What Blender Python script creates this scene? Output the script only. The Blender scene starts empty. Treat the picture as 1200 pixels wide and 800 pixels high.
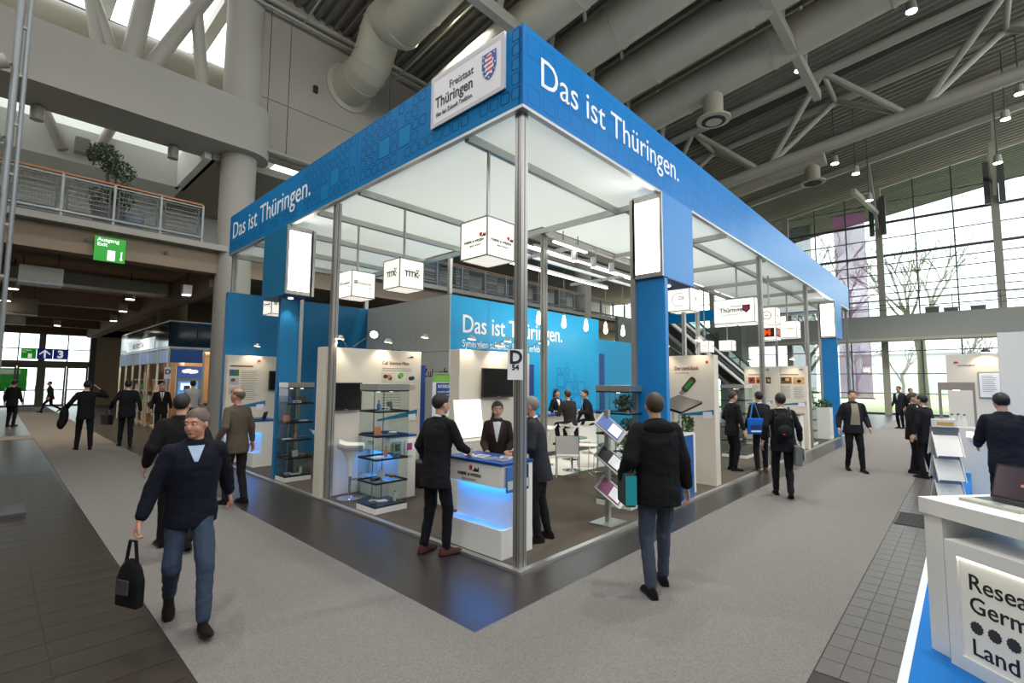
import bpy, bmesh, math, random
from mathutils import Vector, Matrix, Euler
from mathutils.bvhtree import BVHTree
random.seed(7)
S = bpy.context.scene
COL = S.collection
PI = math.pi

# ------------------------------------------------------------------ camera, sky, exposure
cam = bpy.data.cameras.new('camera'); camo = bpy.data.objects.new('camera', cam); COL.objects.link(camo)
cam.sensor_width = 36; cam.lens = 568.469 * 36 / 1200; cam.clip_start = .05; cam.clip_end = 400
_y, _p, _r = math.radians(43.03987), math.radians(4.62739), math.radians(.37689)
_f = Vector((math.cos(_y) * math.cos(_p), math.sin(_y) * math.cos(_p), math.sin(_p)))
_rt = Vector((math.sin(_y), -math.cos(_y), 0)); _u = _rt.cross(_f)
_r2 = _rt * math.cos(_r) + _u * math.sin(_r); _u2 = -_rt * math.sin(_r) + _u * math.cos(_r)
_m = Matrix((_r2, _u2, -_f)).transposed().to_4x4(); _m.translation = Vector((-3.6916, -3.3149, 1.92))
camo.matrix_world = _m
S.camera = camo
W = bpy.data.worlds.new('sky'); S.world = W; W.use_nodes = True
_bg = W.node_tree.nodes['Background']; _bg.inputs[0].default_value = (.93, .97, 1, 1); _bg.inputs[1].default_value = 3.0
S.view_settings.view_transform = 'Standard'; S.view_settings.look = 'None'
S.view_settings.gamma = 1; S.view_settings.exposure = 0.12; S.view_settings.use_curve_mapping = False

# ------------------------------------------------------------------ materials
def lin(c):
    return tuple((v / 255 / 12.92 if v / 255 <= .04045 else ((v / 255 + .055) / 1.055) ** 2.4) for v in c)
MATS = {}
def M(name, rgb=(200, 200, 200), rough=.5, metal=0, emit=0, noise=0, scale=8, bump=0, spec=.5, alpha=1, ecol=None):
    if name in MATS: return MATS[name]
    m = bpy.data.materials.new(name); m.use_nodes = True; nt = m.node_tree; b = nt.nodes['Principled BSDF']
    c = lin(rgb); b.inputs['Base Color'].default_value = (*c, 1); b.inputs['Roughness'].default_value = rough
    b.inputs['Metallic'].default_value = metal; b.inputs['Specular IOR Level'].default_value = spec
    if emit:
        b.inputs['Emission Color'].default_value = (*lin(ecol or rgb), 1); b.inputs['Emission Strength'].default_value = emit
    if alpha < 1: b.inputs['Alpha'].default_value = alpha
    if noise or bump:
        tc = nt.nodes.new('ShaderNodeTexCoord'); n = nt.nodes.new('ShaderNodeTexNoise'); n.inputs['Scale'].default_value = scale
        n.inputs['Detail'].default_value = 4; nt.links.new(tc.outputs['Object'], n.inputs['Vector'])
        if noise:
            mx = nt.nodes.new('ShaderNodeMix'); mx.data_type = 'RGBA'
            mx.inputs[6].default_value = (*[v * (1 - noise) for v in c], 1); mx.inputs[7].default_value = (*[min(1, v * (1 + noise)) for v in c], 1)
            nt.links.new(n.outputs['Fac'], mx.inputs[0]); nt.links.new(mx.outputs[2], b.inputs['Base Color'])
        if bump:
            bp = nt.nodes.new('ShaderNodeBump'); bp.inputs['Strength'].default_value = bump; bp.inputs['Distance'].default_value = .01
            nt.links.new(n.outputs['Fac'], bp.inputs['Height']); nt.links.new(bp.outputs[0], b.inputs['Normal'])
    MATS[name] = m; return m
def GL(name, rgb, refl=.08, rough=.02):
    """thin pane: mostly clear, a little mirror"""
    if name in MATS: return MATS[name]
    m = bpy.data.materials.new(name); m.use_nodes = True; nt = m.node_tree; nt.nodes.clear()
    o = nt.nodes.new('ShaderNodeOutputMaterial'); t = nt.nodes.new('ShaderNodeBsdfTransparent'); g = nt.nodes.new('ShaderNodeBsdfGlossy')
    x = nt.nodes.new('ShaderNodeMixShader'); t.inputs[0].default_value = (*lin(rgb), 1); g.inputs['Roughness'].default_value = rough
    x.inputs[0].default_value = refl; nt.links.new(t.outputs[0], x.inputs[1]); nt.links.new(g.outputs[0], x.inputs[2]); nt.links.new(x.outputs[0], o.inputs[0])
    MATS[name] = m; return m

concrete = M('concrete', (146, 139, 127), .85, noise=.06, scale=.8)
concrete_pale = M('concrete_pale', (160, 155, 145), .85, noise=.05, scale=.7)
soffit_m = M('soffit', (142, 124, 104), .9, noise=.08, scale=.5)
steel_w = M('painted_steel', (156, 151, 139), .45)
steel_d = M('dark_steel', (70, 72, 72), .45)
rail_steel = M('rail_steel', (138, 141, 142), .4, .3)
roof_m = M('roof_sheet', (114, 109, 98), .6, noise=.06, scale=.4)
roof_dark = M('roof_dark', (38, 37, 35), .8)
duct_m = M('duct_paint', (166, 159, 142), .55, noise=.04, scale=1.2)
floor_m = M('floor_dark', (52, 46, 41), .33, noise=.28, scale=2.2, spec=.6)
tile_m = M('floor_tile_dark', (52, 45, 38), .36, noise=.65, scale=4, bump=.15)
tile_g = M('floor_tile_grey', (96, 92, 88), .32, noise=.3, scale=6, bump=.15)
carpet_m = M('carpet', (120, 116, 112), .98, noise=.42, scale=75, bump=.6, spec=.1)
deck_m = M('booth_carpet', (92, 84, 76), .95, noise=.2, scale=60, spec=.1)
alu = M('aluminium', (186, 184, 178), .32, .75)
alu_d = M('aluminium_groove', (128, 126, 120), .4, .6)
blue = M('fascia_blue', (0, 120, 182), .5, noise=.05, scale=3, spec=.1)
blue_r = M('fascia_blue_gloss', (0, 124, 196), .28, spec=.15)
blue_line = M('fascia_line', (0, 68, 122), .5, spec=.1)
blue_line2 = M('fascia_line_faint', (0, 100, 174), .4, spec=.2)
blue_wall = M('wall_blue', (0, 116, 168), .55, noise=.06, scale=30)
cyan_wall = M('wall_cyan', (0, 160, 216), .5, noise=.02, scale=6)
navy = M('navy', (14, 66, 140), .45)
white_p = M('white_panel', (224, 214, 198), .55)
white_l = M('white_laminate', (236, 233, 226), .3)
white_s = M('white_sign', (238, 236, 238), .45)
canopy_m = M('canopy_cloth', (244, 246, 242), .8)
def _tl(m):
    nt = m.node_tree; b = nt.nodes['Principled BSDF']; o = nt.nodes['Material Output']; t = nt.nodes.new('ShaderNodeBsdfTranslucent'); t.inputs[0].default_value = (.9, .92, .9, 1)
    x = nt.nodes.new('ShaderNodeMixShader'); x.inputs[0].default_value = .5; nt.links.new(b.outputs[0], x.inputs[1]); nt.links.new(t.outputs[0], x.inputs[2]); nt.links.new(x.outputs[0], o.inputs[0])
_tl(canopy_m)
atrium_m = M('atrium_white', (226, 228, 220), .85, noise=.03, scale=.7)
txt_w = M('letter_white', (250, 250, 250), .4)
txt_k = M('letter_black', (26, 26, 28), .5)
txt_g = M('letter_grey', (150, 148, 144), .6)
txt_b = M('letter_brown', (120, 74, 48), .6)
red_m = M('print_red', (206, 44, 40), .5)
green_m = M('print_green', (44, 140, 60), .5)
black_m = M('black_plastic', (20, 20, 21), .35)
screen_m = M('screen_off', (22, 21, 20), .28, spec=.25)
chrome = M('chrome', (214, 214, 214), .12, 1)
wood_rail = M('wood_handrail', (166, 104, 56), .45)
glass_c = GL('showcase_glass', (247, 251, 250), .05)
glass_w = GL('window_glass', (240, 247, 246), .05)
glow_w = M('lit_panel', (255, 252, 245), .5, emit=6)
glow_c = M('lit_cube', (246, 240, 228), .5, emit=.75)
glow_blue = M('lit_blue', (40, 150, 255), .5, emit=1.6)
bulb_m = M('bulb', (255, 240, 214), .4, emit=7)
bulb_g = M('hall_lamp_glow', (232, 255, 246), .4, emit=14)

# ------------------------------------------------------------------ mesh helpers
class MB:
    def __init__(s): s.v = []; s.f = []; s.m = []; s.mats = []
    def mi(s, mat):
        if mat not in s.mats: s.mats.append(mat)
        return s.mats.index(mat)
    def add(s, vs, fs, mat):
        o = len(s.v); k = s.mi(mat); s.v += [tuple(v) for v in vs]
        for f in fs: s.f.append(tuple(i + o for i in f)); s.m.append(k)
        return s
    def box(s, x0, x1, y0, y1, z0, z1, mat, mx=None):
        vs = [Vector((x, y, z)) for z in (z0, z1) for y in (y0, y1) for x in (x0, x1)]
        if mx: vs = [mx @ v for v in vs]
        return s.add(vs, [(0, 2, 3, 1), (4, 5, 7, 6), (0, 1, 5, 4), (2, 6, 7, 3), (0, 4, 6, 2), (1, 3, 7, 5)], mat)
    def bar(s, a, b, w, h, mat, up=(0, 0, 1)):
        a = Vector(a); b = Vector(b); d = (b - a); L = d.length; d.normalize(); u = Vector(up)
        r = d.cross(u)
        if r.length < 1e-4: r = d.cross(Vector((1, 0, 0)))
        r.normalize(); u = r.cross(d)
        vs = [p + r * (sx * w / 2) + u * (sz * h / 2) for p in (a, b) for sz in (-1, 1) for sx in (-1, 1)]
        return s.add(vs, [(0, 1, 3, 2), (4, 6, 7, 5), (0, 4, 5, 1), (2, 3, 7, 6), (0, 2, 6, 4), (1, 5, 7, 3)], mat)
    def cyl(s, a, b, r, mat, n=12, r2=None, caps=True):
        a = Vector(a); b = Vector(b); d = b - a; q = d.to_track_quat('Z', 'Y'); r2 = r if r2 is None else r2
        vs = [p + q @ Vector((math.cos(t) * rr, math.sin(t) * rr, 0)) for p, rr in ((a, r), (b, r2)) for t in [2 * PI * i / n for i in range(n)]]
        fs = [(i, (i + 1) % n, n + (i + 1) % n, n + i) for i in range(n)]
        if caps: fs += [tuple(range(n))[::-1], tuple(range(n, 2 * n))]
        return s.add(vs, fs, mat)
    def tube(s, pts, r, mat, n=8, caps=True):
        pts = [Vector(p) for p in pts]; rs = r if isinstance(r, (list, tuple)) else [r] * len(pts); vs = []
        nrm = None
        for i, p in enumerate(pts):
            d = (pts[min(i + 1, len(pts) - 1)] - pts[max(i - 1, 0)]).normalized()
            if nrm is None: nrm = d.orthogonal().normalized()
            nrm = (nrm - d * nrm.dot(d)).normalized(); bn = d.cross(nrm)
            vs += [p + nrm * (math.cos(2 * PI * k / n) * rs[i]) + bn * (math.sin(2 * PI * k / n) * rs[i]) for k in range(n)]
        fs = [(i * n + k, i * n + (k + 1) % n, (i + 1) * n + (k + 1) % n, (i + 1) * n + k) for i in range(len(pts) - 1) for k in range(n)]
        if caps: fs += [tuple(range(n))[::-1], tuple(range((len(pts) - 1) * n, len(pts) * n))]
        return s.add(vs, fs, mat)
    def lathe(s, prof, c, mat, n=16):
        c = Vector(c); vs = [c + Vector((r * math.cos(2 * PI * k / n), r * math.sin(2 * PI * k / n), z)) for r, z in prof for k in range(n)]
        fs = [(i * n + k, i * n + (k + 1) % n, (i + 1) * n + (k + 1) % n, (i + 1) * n + k) for i in range(len(prof) - 1) for k in range(n)]
        fs += [tuple(range(n))[::-1], tuple(range((len(prof) - 1) * n, len(prof) * n))]
        return s.add(vs, fs, mat)
    def ell(s, c, rx, ry, rz, mat, n=12, m=8, rot=None):
        c = Vector(c); vs = []
        for j in range(1, m):
            t = PI * j / m
            for k in range(n):
                v = Vector((rx * math.sin(t) * math.cos(2 * PI * k / n), ry * math.sin(t) * math.sin(2 * PI * k / n), rz * math.cos(t)))
                vs.append(c + (rot @ v if rot else v))
        top = len(vs); e = Vector((0, 0, rz)); vs += [c + (rot @ e if rot else e), c - (rot @ e if rot else e)]
        fs = [(j * n + k, (j + 1) * n + k, (j + 1) * n + (k + 1) % n, j * n + (k + 1) % n) for j in range(m - 2) for k in range(n)]
        fs += [(top, k, (k + 1) % n) for k in range(n)] + [(top + 1, (m - 2) * n + (k + 1) % n, (m - 2) * n + k) for k in range(n)]
        return s.add(vs, fs, mat)
    def prism(s, poly, mat, mx=None, t=.01):
        """polygon in local xy, thickness t along +z, moved by mx"""
        n = len(poly); vs = [Vector((x, y, z)) for z in (0, t) for x, y in poly]
        if mx: vs = [mx @ v for v in vs]
        return s.add(vs, [tuple(range(n))[::-1], tuple(range(n, 2 * n))] + [(i, (i + 1) % n, n + (i + 1) % n, n + i) for i in range(n)], mat)
    def mesh(s, name, smooth=False):
        me = bpy.data.meshes.new(name); me.from_pydata(s.v, [], s.f)
        for m in s.mats: me.materials.append(m)
        me.polygons.foreach_set('material_index', s.m)
        bm = bmesh.new(); bm.from_mesh(me); bmesh.ops.recalc_face_normals(bm, faces=bm.faces); bm.to_mesh(me); bm.free()
        if smooth:
            me.polygons.foreach_set('use_smooth', [True] * len(me.polygons)); me.set_sharp_from_angle(angle=math.radians(40))
        me.update(); return me
    def build(s, name, parent=None, loc=None, rz=0, smooth=False):
        return link(name, s.mesh(name, smooth), parent, loc, rz)
def link(name, me, parent=None, loc=None, rz=0):
    o = bpy.data.objects.new(name, me); COL.objects.link(o)
    if parent: o.parent = parent
    if loc is not None: o.location = loc
    if rz: o.rotation_euler[2] = rz
    return o
def tag(o, label=None, cat=None, group=None, kind=None):
    if label: o['label'] = label
    if cat: o['category'] = cat
    if group: o['group'] = group
    if kind: o['kind'] = kind
    return o
def thing(name, label, cat, loc=(0, 0, 0), rz=0, group=None):
    o = bpy.data.objects.new(name, None); COL.objects.link(o); o.location = loc; o.rotation_euler[2] = rz; o.empty_display_size = .1
    return tag(o, label, cat, group)
def struct(o): o['kind'] = 'structure'; return o
def dup(root, loc=None, rz=None, label=None):
    r = root.copy(); COL.objects.link(r)
    if loc is not None: r.location = loc
    if rz is not None: r.rotation_euler[2] = rz
    if label: r['label'] = label
    for ch in list(root.children):
        c = ch.copy(); COL.objects.link(c); c.parent = r
        for g in list(ch.children):
            d = g.copy(); COL.objects.link(d); d.parent = c
    return r
def frame(o, ex, ey):
    """matrix with origin o, x axis ex, y axis ey, z out of the face"""
    ex = Vector(ex).normalized(); ey = Vector(ey).normalized(); ez = ex.cross(ey)
    m = Matrix((ex, ey, ez)).transposed().to_4x4(); m.translation = Vector(o); return m
_TXT = {}
def text(name, body, size, mat, mx, parent, align='LEFT', depth=.002, sx=1, bold=0, shear=0):
    key = (body, size, align, depth, bold, shear)
    if key not in _TXT:
        cu = bpy.data.curves.new('t', 'FONT'); cu.body = body; cu.size = size; cu.align_x = align; cu.extrude = depth; cu.offset = bold; cu.shear = shear
        cu.resolution_u = 3
        ob = bpy.data.objects.new('t', cu); COL.objects.link(ob); dg = bpy.context.evaluated_depsgraph_get(); dg.update()
        _TXT[key] = bpy.data.meshes.new_from_object(ob.evaluated_get(dg)); bpy.data.objects.remove(ob)
    me = _TXT[key].copy(); me.materials.clear(); me.materials.append(mat)
    mt = mx @ Matrix.Diagonal((sx, 1, 1, 1)); xs = sorted(v.co.x for v in me.vertices)
    gap, cut = max((b - a, (a + b) / 2) for a, b in zip(xs[:-1], xs[1:]))
    if ' ' in body and size > .25 and gap > .08 * size:                      # big lettering: one part for each word group
        for s in (0, 1):
            m2 = me.copy(); bm = bmesh.new(); bm.from_mesh(m2); bmesh.ops.delete(bm, geom=[v for v in bm.verts if (v.co.x > cut) == bool(s)], context='VERTS'); bm.to_mesh(m2); bm.free(); m2.transform(mt); o = link(name, m2, parent)
        return o
    me.transform(mt)
    return link(name, me, parent)
def point(name, loc, power, col=(1, .9, .75), r=.05, parent=None):
    l = bpy.data.lights.new(name, 'POINT'); l.energy = power; l.color = col; l.shadow_soft_size = r
    o = bpy.data.objects.new(name, l); COL.objects.link(o); o.location = loc; o.parent = parent; return o
def spot(name, loc, to, power, col=(1, .9, .75), ang=70, blend=.6, r=.05, parent=None):
    l = bpy.data.lights.new(name, 'SPOT'); l.energy = power; l.color = col; l.spot_size = math.radians(ang); l.spot_blend = blend; l.shadow_soft_size = r
    o = bpy.data.objects.new(name, l); COL.objects.link(o); o.location = loc; o.parent = parent
    o.rotation_euler = (Vector(to) - Vector(loc)).to_track_quat('-Z', 'Y').to_euler(); return o

# ------------------------------------------------------------------ hall: floor
def roof(x, y): return 14.9 + .148 * (13 - y) - .065 * (x - 3)
struct(MB().box(-16, 34.4, -16, 46, -.3, 0, floor_m).build('floor'))
carp = MB(); carp.prism([(-2.68, -2.47), (33.2, -2.47), (33.2, -.48), (-1.05, -.48), (-1.05, 41.5), (-2.6, 41.5)], carpet_m, None, .006)
tag(carp.build('aisle_carpet'), 'grey speckled carpet of the two aisles meeting at the booth corner', 'carpet')
tag(MB().box(-9, -2.66, 18.2, 19.6, 0, .006, carpet_m).build('carpet_strip'), 'short grey carpet strip branching off the aisle before the doors', 'carpet')
flo = bpy.data.objects['floor']
tm = MB().box(-.297, .297, -.147, .147, 0, .004, tile_m).mesh('floor_tile')
for i in range(6):
    for j in range(38):
        link('floor_tile', tm, flo, (-3.0 - .6 * i, -.6 + .3 * j, 0))
tm2 = MB().box(-.108, .108, -.0675, .0675, 0, .004, tile_g).mesh('floor_tile')
for i in range(46):
    for j in range(3):
        if 4.86 < .3 + .222 * i < 5.74: continue
        link('floor_tile', tm2, flo, (.3 + .222 * i, -2.545 - .141 * j, 0))
g = thing('floor_grate', 'dark metal drain grate set in the tiled strip beside the carpet', 'grate', (5.3, -2.69, 0))
MB().box(-.38, .38, -.2, -.185, 0, .01, steel_d).box(-.38, .38, .185, .2, 0, .01, steel_d).box(-.38, -.365, -.2, .2, 0, .01, steel_d).box(.365, .38, -.2, .2, 0, .01, steel_d).build('frame', g)
bm_ = MB().box(-.012, .012, -.185, .185, 0, .008, steel_d).mesh('bar')
for k in range(11): link('bar', bm_, g, (-.32 + .064 * k, 0, 0))

# ------------------------------------------------------------------ hall: roof
rf = MB(); vs = []; fs = []; per = .36; x = -16.0; k = 0
while x < 41:
    for dx, dz in ((0, 0), (.13, 0), (.18, .13), (.31, .13)):
        for y in (13.6, -14): vs.append((x + dx, y, roof(x, y) + dz))
    x += per
n = len(vs) // 2
rf.add(vs, [(2 * i, 2 * i + 2, 2 * i + 3, 2 * i + 1) for i in range(n - 1)], roof_m)
rf.add([(-16, 13.6, roof(-16, 13.6) + .3), (41, 13.6, roof(41, 13.6) + .3), (41, -14, roof(41, -14) + .3), (-16, -14, roof(-16, -14) + .3)], [(0, 1, 2, 3)], roof_m)
struct(rf.build('ceiling'))
struct(MB().box(-16.3, -16, -16, 42, 0, 13, concrete).build('wall_rear_unseen')); struct(MB().box(-16, 34.4, -16.3, -16, 0, 9, concrete).build('wall_right_unseen'))  # unseen walls added to cut fill light from behind and the right
# round ducts along the roof
def duct(x, label, elbow=False, diff=None):
    d = thing('air_duct', label, 'duct', (x, 0, 0), 0, 'round ducts under the hall roof')
    r = .68; zc = lambda y: 13.45 + .14 * (4 - y)
    if elbow:
        pts = [(0, 13, 12.75), (0, 12.1, 12.78)] + [(0, 12.1 - 1.0 * math.sin(a), 12.78 + .95 * (1 - math.cos(a))) for a in (.35, .7, 1.0)]
        pts += [(0, 10.95, 13.75)] + [(0, 10.85 - .6 * (1 - math.cos(a)), 13.85 + .25 * math.sin(a)) for a in (.5, .9, 1.2)] + [(0, 9.6, zc(9.6) + .75), (0, 8.4, zc(8.4) + .7)]
        pts += [(0, -13, zc(-13) + .7)]
    else:
        pts = [(0, 12.99, zc(13) - .6), (0, 11.5, zc(11.5) - .1), (0, 10.3, zc(10.3)), (0, -13, zc(-13))]
    MB().tube(pts, r, duct_m, 20).build('pipe', d, smooth=True)
    P = [Vector(p) for p in pts]; m = MB()
    if elbow: m.cyl(P[0], P[0] + Vector((0, -.06, 0)), .88, duct_m, 24)
    else: m.cyl(P[0], P[0] + Vector((0, -.06, 0)), .86, duct_m, 24)
    m.build('wall_collar', d, smooth=True)
    for i in range(1, len(P) - 1):
        t = (P[i + 1] - P[i]).normalized(); MB().cyl(P[i] - t * .03, P[i] + t * .03, r + .025, duct_m, 20).build('joint_ring', d, smooth=True)
    for y in ((4.4, 1.2, -2.2) if not elbow else (4, 0)):
        zz = zc(y) + (.7 if elbow else 0); a = Vector((0, y, zz)); t = Vector((0, -1, .14)).normalized()
        MB().cyl(a - t * .05, a + t * .05, r + .03, duct_m, 20).build('joint_ring', d, smooth=True)
    if diff:
        y, = diff; z = zc(y)
        MB().cyl((0, y, z - .5), (0, y, z - 1.55), .36, duct_m, 16).build('outlet_stub', d, smooth=True)
        f = MB().lathe([(.36, 0), (.62, -.02), (.62, -.09), (.36, -.12)], (0, y, z - 1.5), duct_m, 24).build('outlet_ring', d, smooth=True)
        MB().lathe([(.44, 0), (.44, -.02), (.01, -.02)], (0, y, z - 1.61), roof_dark, 24).build('grille', f)
        MB().lathe([(.26, 0), (.3, -.03), (.24, -.04)], (0, y, z - 1.625), duct_m, 20).build('grille_ring', f)
        MB().ell((0, y, z - 1.64), .07, .07, .03, duct_m).build('grille_hub', f)
    return d
duct(4.75, 'round duct bending out of the pale wall above the blue fascia', True)
duct(7.2, 'round roof duct just behind the white crest sign')
duct(9.45, 'round roof duct next to the ribbed air channel')
duct(11.95, 'round roof duct with a dark slot in its side')
duct(14.7, 'round roof duct with a ring outlet hanging below', False, (3.3,))
sl = MB().box(-.1, .05, 0, 1.2, 0, .18, roof_dark)
d0 = [o for o in bpy.data.objects if o.name.startswith('air_duct')][3]
sl.build('side_slot', d0, (-.66, .6, 13.9))
d = thing('slim_duct', 'slim pale duct with a ring outlet beyond the tube truss', 'duct', (26, 0, 0))
MB().tube([(0, 12.9, 12.4), (0, 1.6, 13.95)], .42, duct_m, 16).build('pipe', d, smooth=True)
MB().cyl((0, 2.2, 13.7), (0, 2.2, 12.75), .36, duct_m, 16).build('outlet_stub', d, smooth=True)
f = MB().lathe([(.36, 0), (.6, -.02), (.6, -.09), (.36, -.12)], (0, 2.2, 12.78), duct_m, 24).build('outlet_ring', d, smooth=True)
MB().lathe([(.42, 0), (.42, -.02), (.01, -.02)], (0, 2.2, 12.67), roof_dark, 20).build('grille', f)
# ribbed channel between ducts, thin pipes, cross beams
ch = thing('air_channel', 'flat pale air channel running between two round roof ducts', 'duct', (8.3, 0, 0))
MB().bar((0, 8, 13.9), (0, -12, 16.6), .55, .3, duct_m).build('channel', ch)
for k in range(16): MB().box(-.29, .29, 7.4 - .8 * k, 7.44 - .8 * k, 13.78 + .108 * k, 13.8 + .108 * k, steel_d).build('seam', ch)
for x, dz in ((6.2, 1.4), (8.75, .9), (10.75, .9), (10.9, .75), (13.4, .95), (13.6, .75), (2.9, .8)):
    tag(MB().cyl((x, 12.9, roof(x, 12.9) - dz), (x, -13, roof(x, -13) - dz), .035, steel_w, 6).build('sprinkler_pipe'), 'thin pale pipe running along under the ribbed roof', 'pipe', 'thin roof pipes')
def xbeam(y, z, x0, x1, label):
    b = thing('roof_beam', label, 'beam', (0, y, 0))
    MB().box(x0, x1, -.13, .13, z - .18, z + .18, steel_w).build('chord', b)
    for x in (5.9, 8.3, 10.7, 13.3, 16.4):
        if x0 < x < x1:
            for s in (-1, 1): MB().cyl((x, 0, z + .1), (x + s * .45, 0, roof(x, y) - .05), .07, steel_w, 8).build('strut', b)
xbeam(.5, 13.45, 3, 18.4, 'pale cross beam under the ducts ending at the tube truss')
xbeam(6.2, 12.65, 3, 19.6, 'pale cross beam under the ducts behind the fascia corner')
for x in (26.5, 30.5):
    tag(MB().bar((x, 12.8, roof(x, 12.8) - .2), (x, -13, roof(x, -13) - .2), .22, .3, steel_w).build('purlin'), 'pale purlin under the ribbed roof ' + ('halfway from the tube truss to the glass wall' if x < 28 else 'closest to the glass wall'), 'beam')
tag(MB().bar((20.9, 12.8, roof(20.9, 12.8) - .03), (20.9, -13, roof(20.9, -13) - .03), 1.1, .06, roof_dark).build('roof_gutter'), 'dark sheet strip in the roof above the tube truss', 'gutter')
# tube truss
tr = thing('tube_truss', 'big pale tube truss with V struts under the hall roof', 'truss', (0, 0, 0))
zt = lambda y: 15.34 - .115 * y
zb = lambda y: 12.72 - .115 * y
XA, XB, XC = 20.0, 22.9, 21.5
for X, zz, r in ((XA, zt, .2), (XB, lambda y: zt(y) - .05, .17), (XC, zb, .27)):
    MB().cyl((X, 13, zz(13)), (X, -13, zz(-13)), r, steel_w, 16).build('chord', tr, smooth=True)
for k in range(-2, 3):
    yt = .55 + 5.7 * k; X0 = None
    MB().cyl((XA, yt, zt(yt)), (XB, yt, zt(yt) - .05), .1, steel_w, 10).build('tie', tr, smooth=True)
    for s in (-1, 1):
        yb = yt + 2.6 * s
        for X in (XA, XB): MB().cyl((X, yt, zt(yt)), (XC, yb, zb(yb) + .1), .13, steel_w, 12).build('strut', tr, smooth=True)
# hall lamps
hl = None
for i, (x, y, z, lb) in enumerate(((17.6, .95, 14.35, 'at the end of the cross beam'), (23.2, .75, 12.35, 'under the tube truss, the starriest'), (24.4, .1, 12.05, 'beside the raking window strut'),
        (27, -.1, 11.4, 'low on the raking window strut'), (24.2, -5.5, 13.7, 'high on the far window column'), (25, -5.1, 13.1, 'second on the far window column'), (27.5, -4.9, 12.1, 'lowest on the far window column'), (5.85, 8.5, 14.3, 'above the bent duct'), (-2.2, 6.5, 14.6, 'added as fill over the doors aisle'), (-3.5, -.5, 15.5, 'added as fill over the aisle crossing'), (2.6, -3.6, 15.4, 'added as fill over the research counter'), (10.7, -3.2, 15, 'added as fill over the reception desk'), (16.7, -2.6, 14.4, 'added as fill over the far carpet'), (2.0, 5.5, 14.6, 'added as fill over the booth end'), (5.85, 1.6, 13.2, 'added as fill over the corner of the booth'), (5.95, -1.6, 13.4, 'added as fill over the edge of the booth'))):  # lamps over aisles, counters and booth are added to brighten floor and canopy
    t = thing('hall_lamp', 'hall spotlight ' + lb, 'lamp', (x, y, z), 0, 'hall spotlights under the roof')
    if hl is None:
        hl = (MB().cyl((0, 0, .02), (0, 0, .38), .17, steel_w, 14, .13).mesh('housing'), MB().cyl((0, 0, 0), (0, 0, .03), .155, bulb_g, 14).mesh('glow'), MB().cyl((0, 0, .38), (0, 0, 1.1), .03, steel_d, 6).mesh('bracket'))
    for nm, me in zip(('housing', 'lens'), hl): link(nm, me, t)
    MB().cyl((0, 0, .38), (0, 0, roof(x, y) - z - .02), .03, steel_d, 6).build('bracket', t)
    spot('hall_spot', (0, 0, -.03), (0, 0, -5), 1700, (1, .98, .92), 110, .7, .2, t)

# ------------------------------------------------------------------ hall: left wall, gallery, atrium
wl = struct(MB().box(1.3, 34.4, 13.15, 13.5, 9.2, 15.6, concrete).build('wall_left'))
xs = [1.4, 1.95, 2.6, 6.5, 10.4, 14.3, 18.2, 22.1, 26, 30, 34]
for i in range(len(xs) - 1):
    for z0, z1 in ((9.25, 11.1), (11.12, 14.55)):
        MB().box(xs[i] + .012, xs[i + 1] - .012, 13.0, 13.15, z0, z1, concrete).build('wall_panel', wl)
tag(MB().box(3.42, 3.56, 12.9, 13, 12.0, 12.24, black_m).build('wall_detector'), 'small black box on the pale wall beside the round column', 'wall box')
for dz, r in ((0, .09), (-.26, .06)):
    tag(MB().cyl((1, 12.75, 14.35 + dz), (34, 12.75, 14.35 + dz), r, steel_w, 10).build('wall_pipe', smooth=True), ('thick' if dz == 0 else 'thinner lower') + ' pale pipe along the top of the left wall', 'pipe')
tag(MB().cyl((1.9, 12.8, 9.3), (34, 12.8, 9.3), .06, steel_w, 8).build('wall_pipe', smooth=True), 'thin pale pipe along the foot of the panelled wall', 'pipe')
for i, (x, lb) in enumerate(((1.3, 'round concrete column standing behind the end of the blue fascia'), (20.4, 'round concrete column beside the gallery railing in mid hall'))):
    c = thing('round_column', lb, 'column', (x, 13.35, 0))
    MB().cyl((0, 0, 0), (0, 0, 9.3), .5, concrete_pale, 28).build('shaft', c, smooth=True)
    MB().cyl((0, 0, 10.3), (0, 0, 15.3), .56, concrete_pale, 28).build('upper_shaft', c, smooth=True)
bmx = MB(); pol = [(-16, 12.5), (1.3, 12.5)] + [(1.3 + .82 * math.cos(a), 13.32 + .82 * math.sin(a)) for a in [-PI / 2 + PI * k / 14 for k in range(1, 14)]] + [(1.3, 14.1), (-16, 14.1)]
bmx.prism(pol, concrete_pale, Matrix.Translation((0, 0, 8.95)), 1.55)
atb = thing('box_girder', 'massive pale concrete girder carrying V tubes above the gallery', 'girder'); bmx.build('girder', atb, smooth=True)
for (x0, z0, dx, r) in ((-2.2, 10.4, -.17, .17), (-1.85, 10.4, -.37, .17), (-1.62, 10.4, .11, .24), (-1.3, 10.4, .43, .2), (.22, 10.4, -.12, .17), (-4.5, 10.4, .3, .2)):
    MB().cyl((x0, 13.3, z0), (x0 + dx * 4.4, 13.3, z0 + 4.4), r, steel_w, 14).build('v_tube', atb, smooth=True)
for x, lb in ((-3.3, 'near the tall lamp mast'), (-.35, 'near the round column')):
    t = thing('cylinder_spot', 'grey cylinder spotlight below the concrete girder ' + lb, 'lamp', (x, 13.9, 8.95))
    MB().cyl((0, 0, -.05), (0, 0, -.4), .14, steel_w, 14).build('housing', t, smooth=True); MB().cyl((0, 0, 0), (0, 0, -.06), .05, steel_d, 8).build('stem', t)
tag(MB().cyl((-16, 15.2, 11.75), (1.2, 15.2, 12.1), .62, duct_m, 22).build('atrium_duct', smooth=True), 'thick round duct behind the V tubes over the gallery', 'duct')
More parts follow.
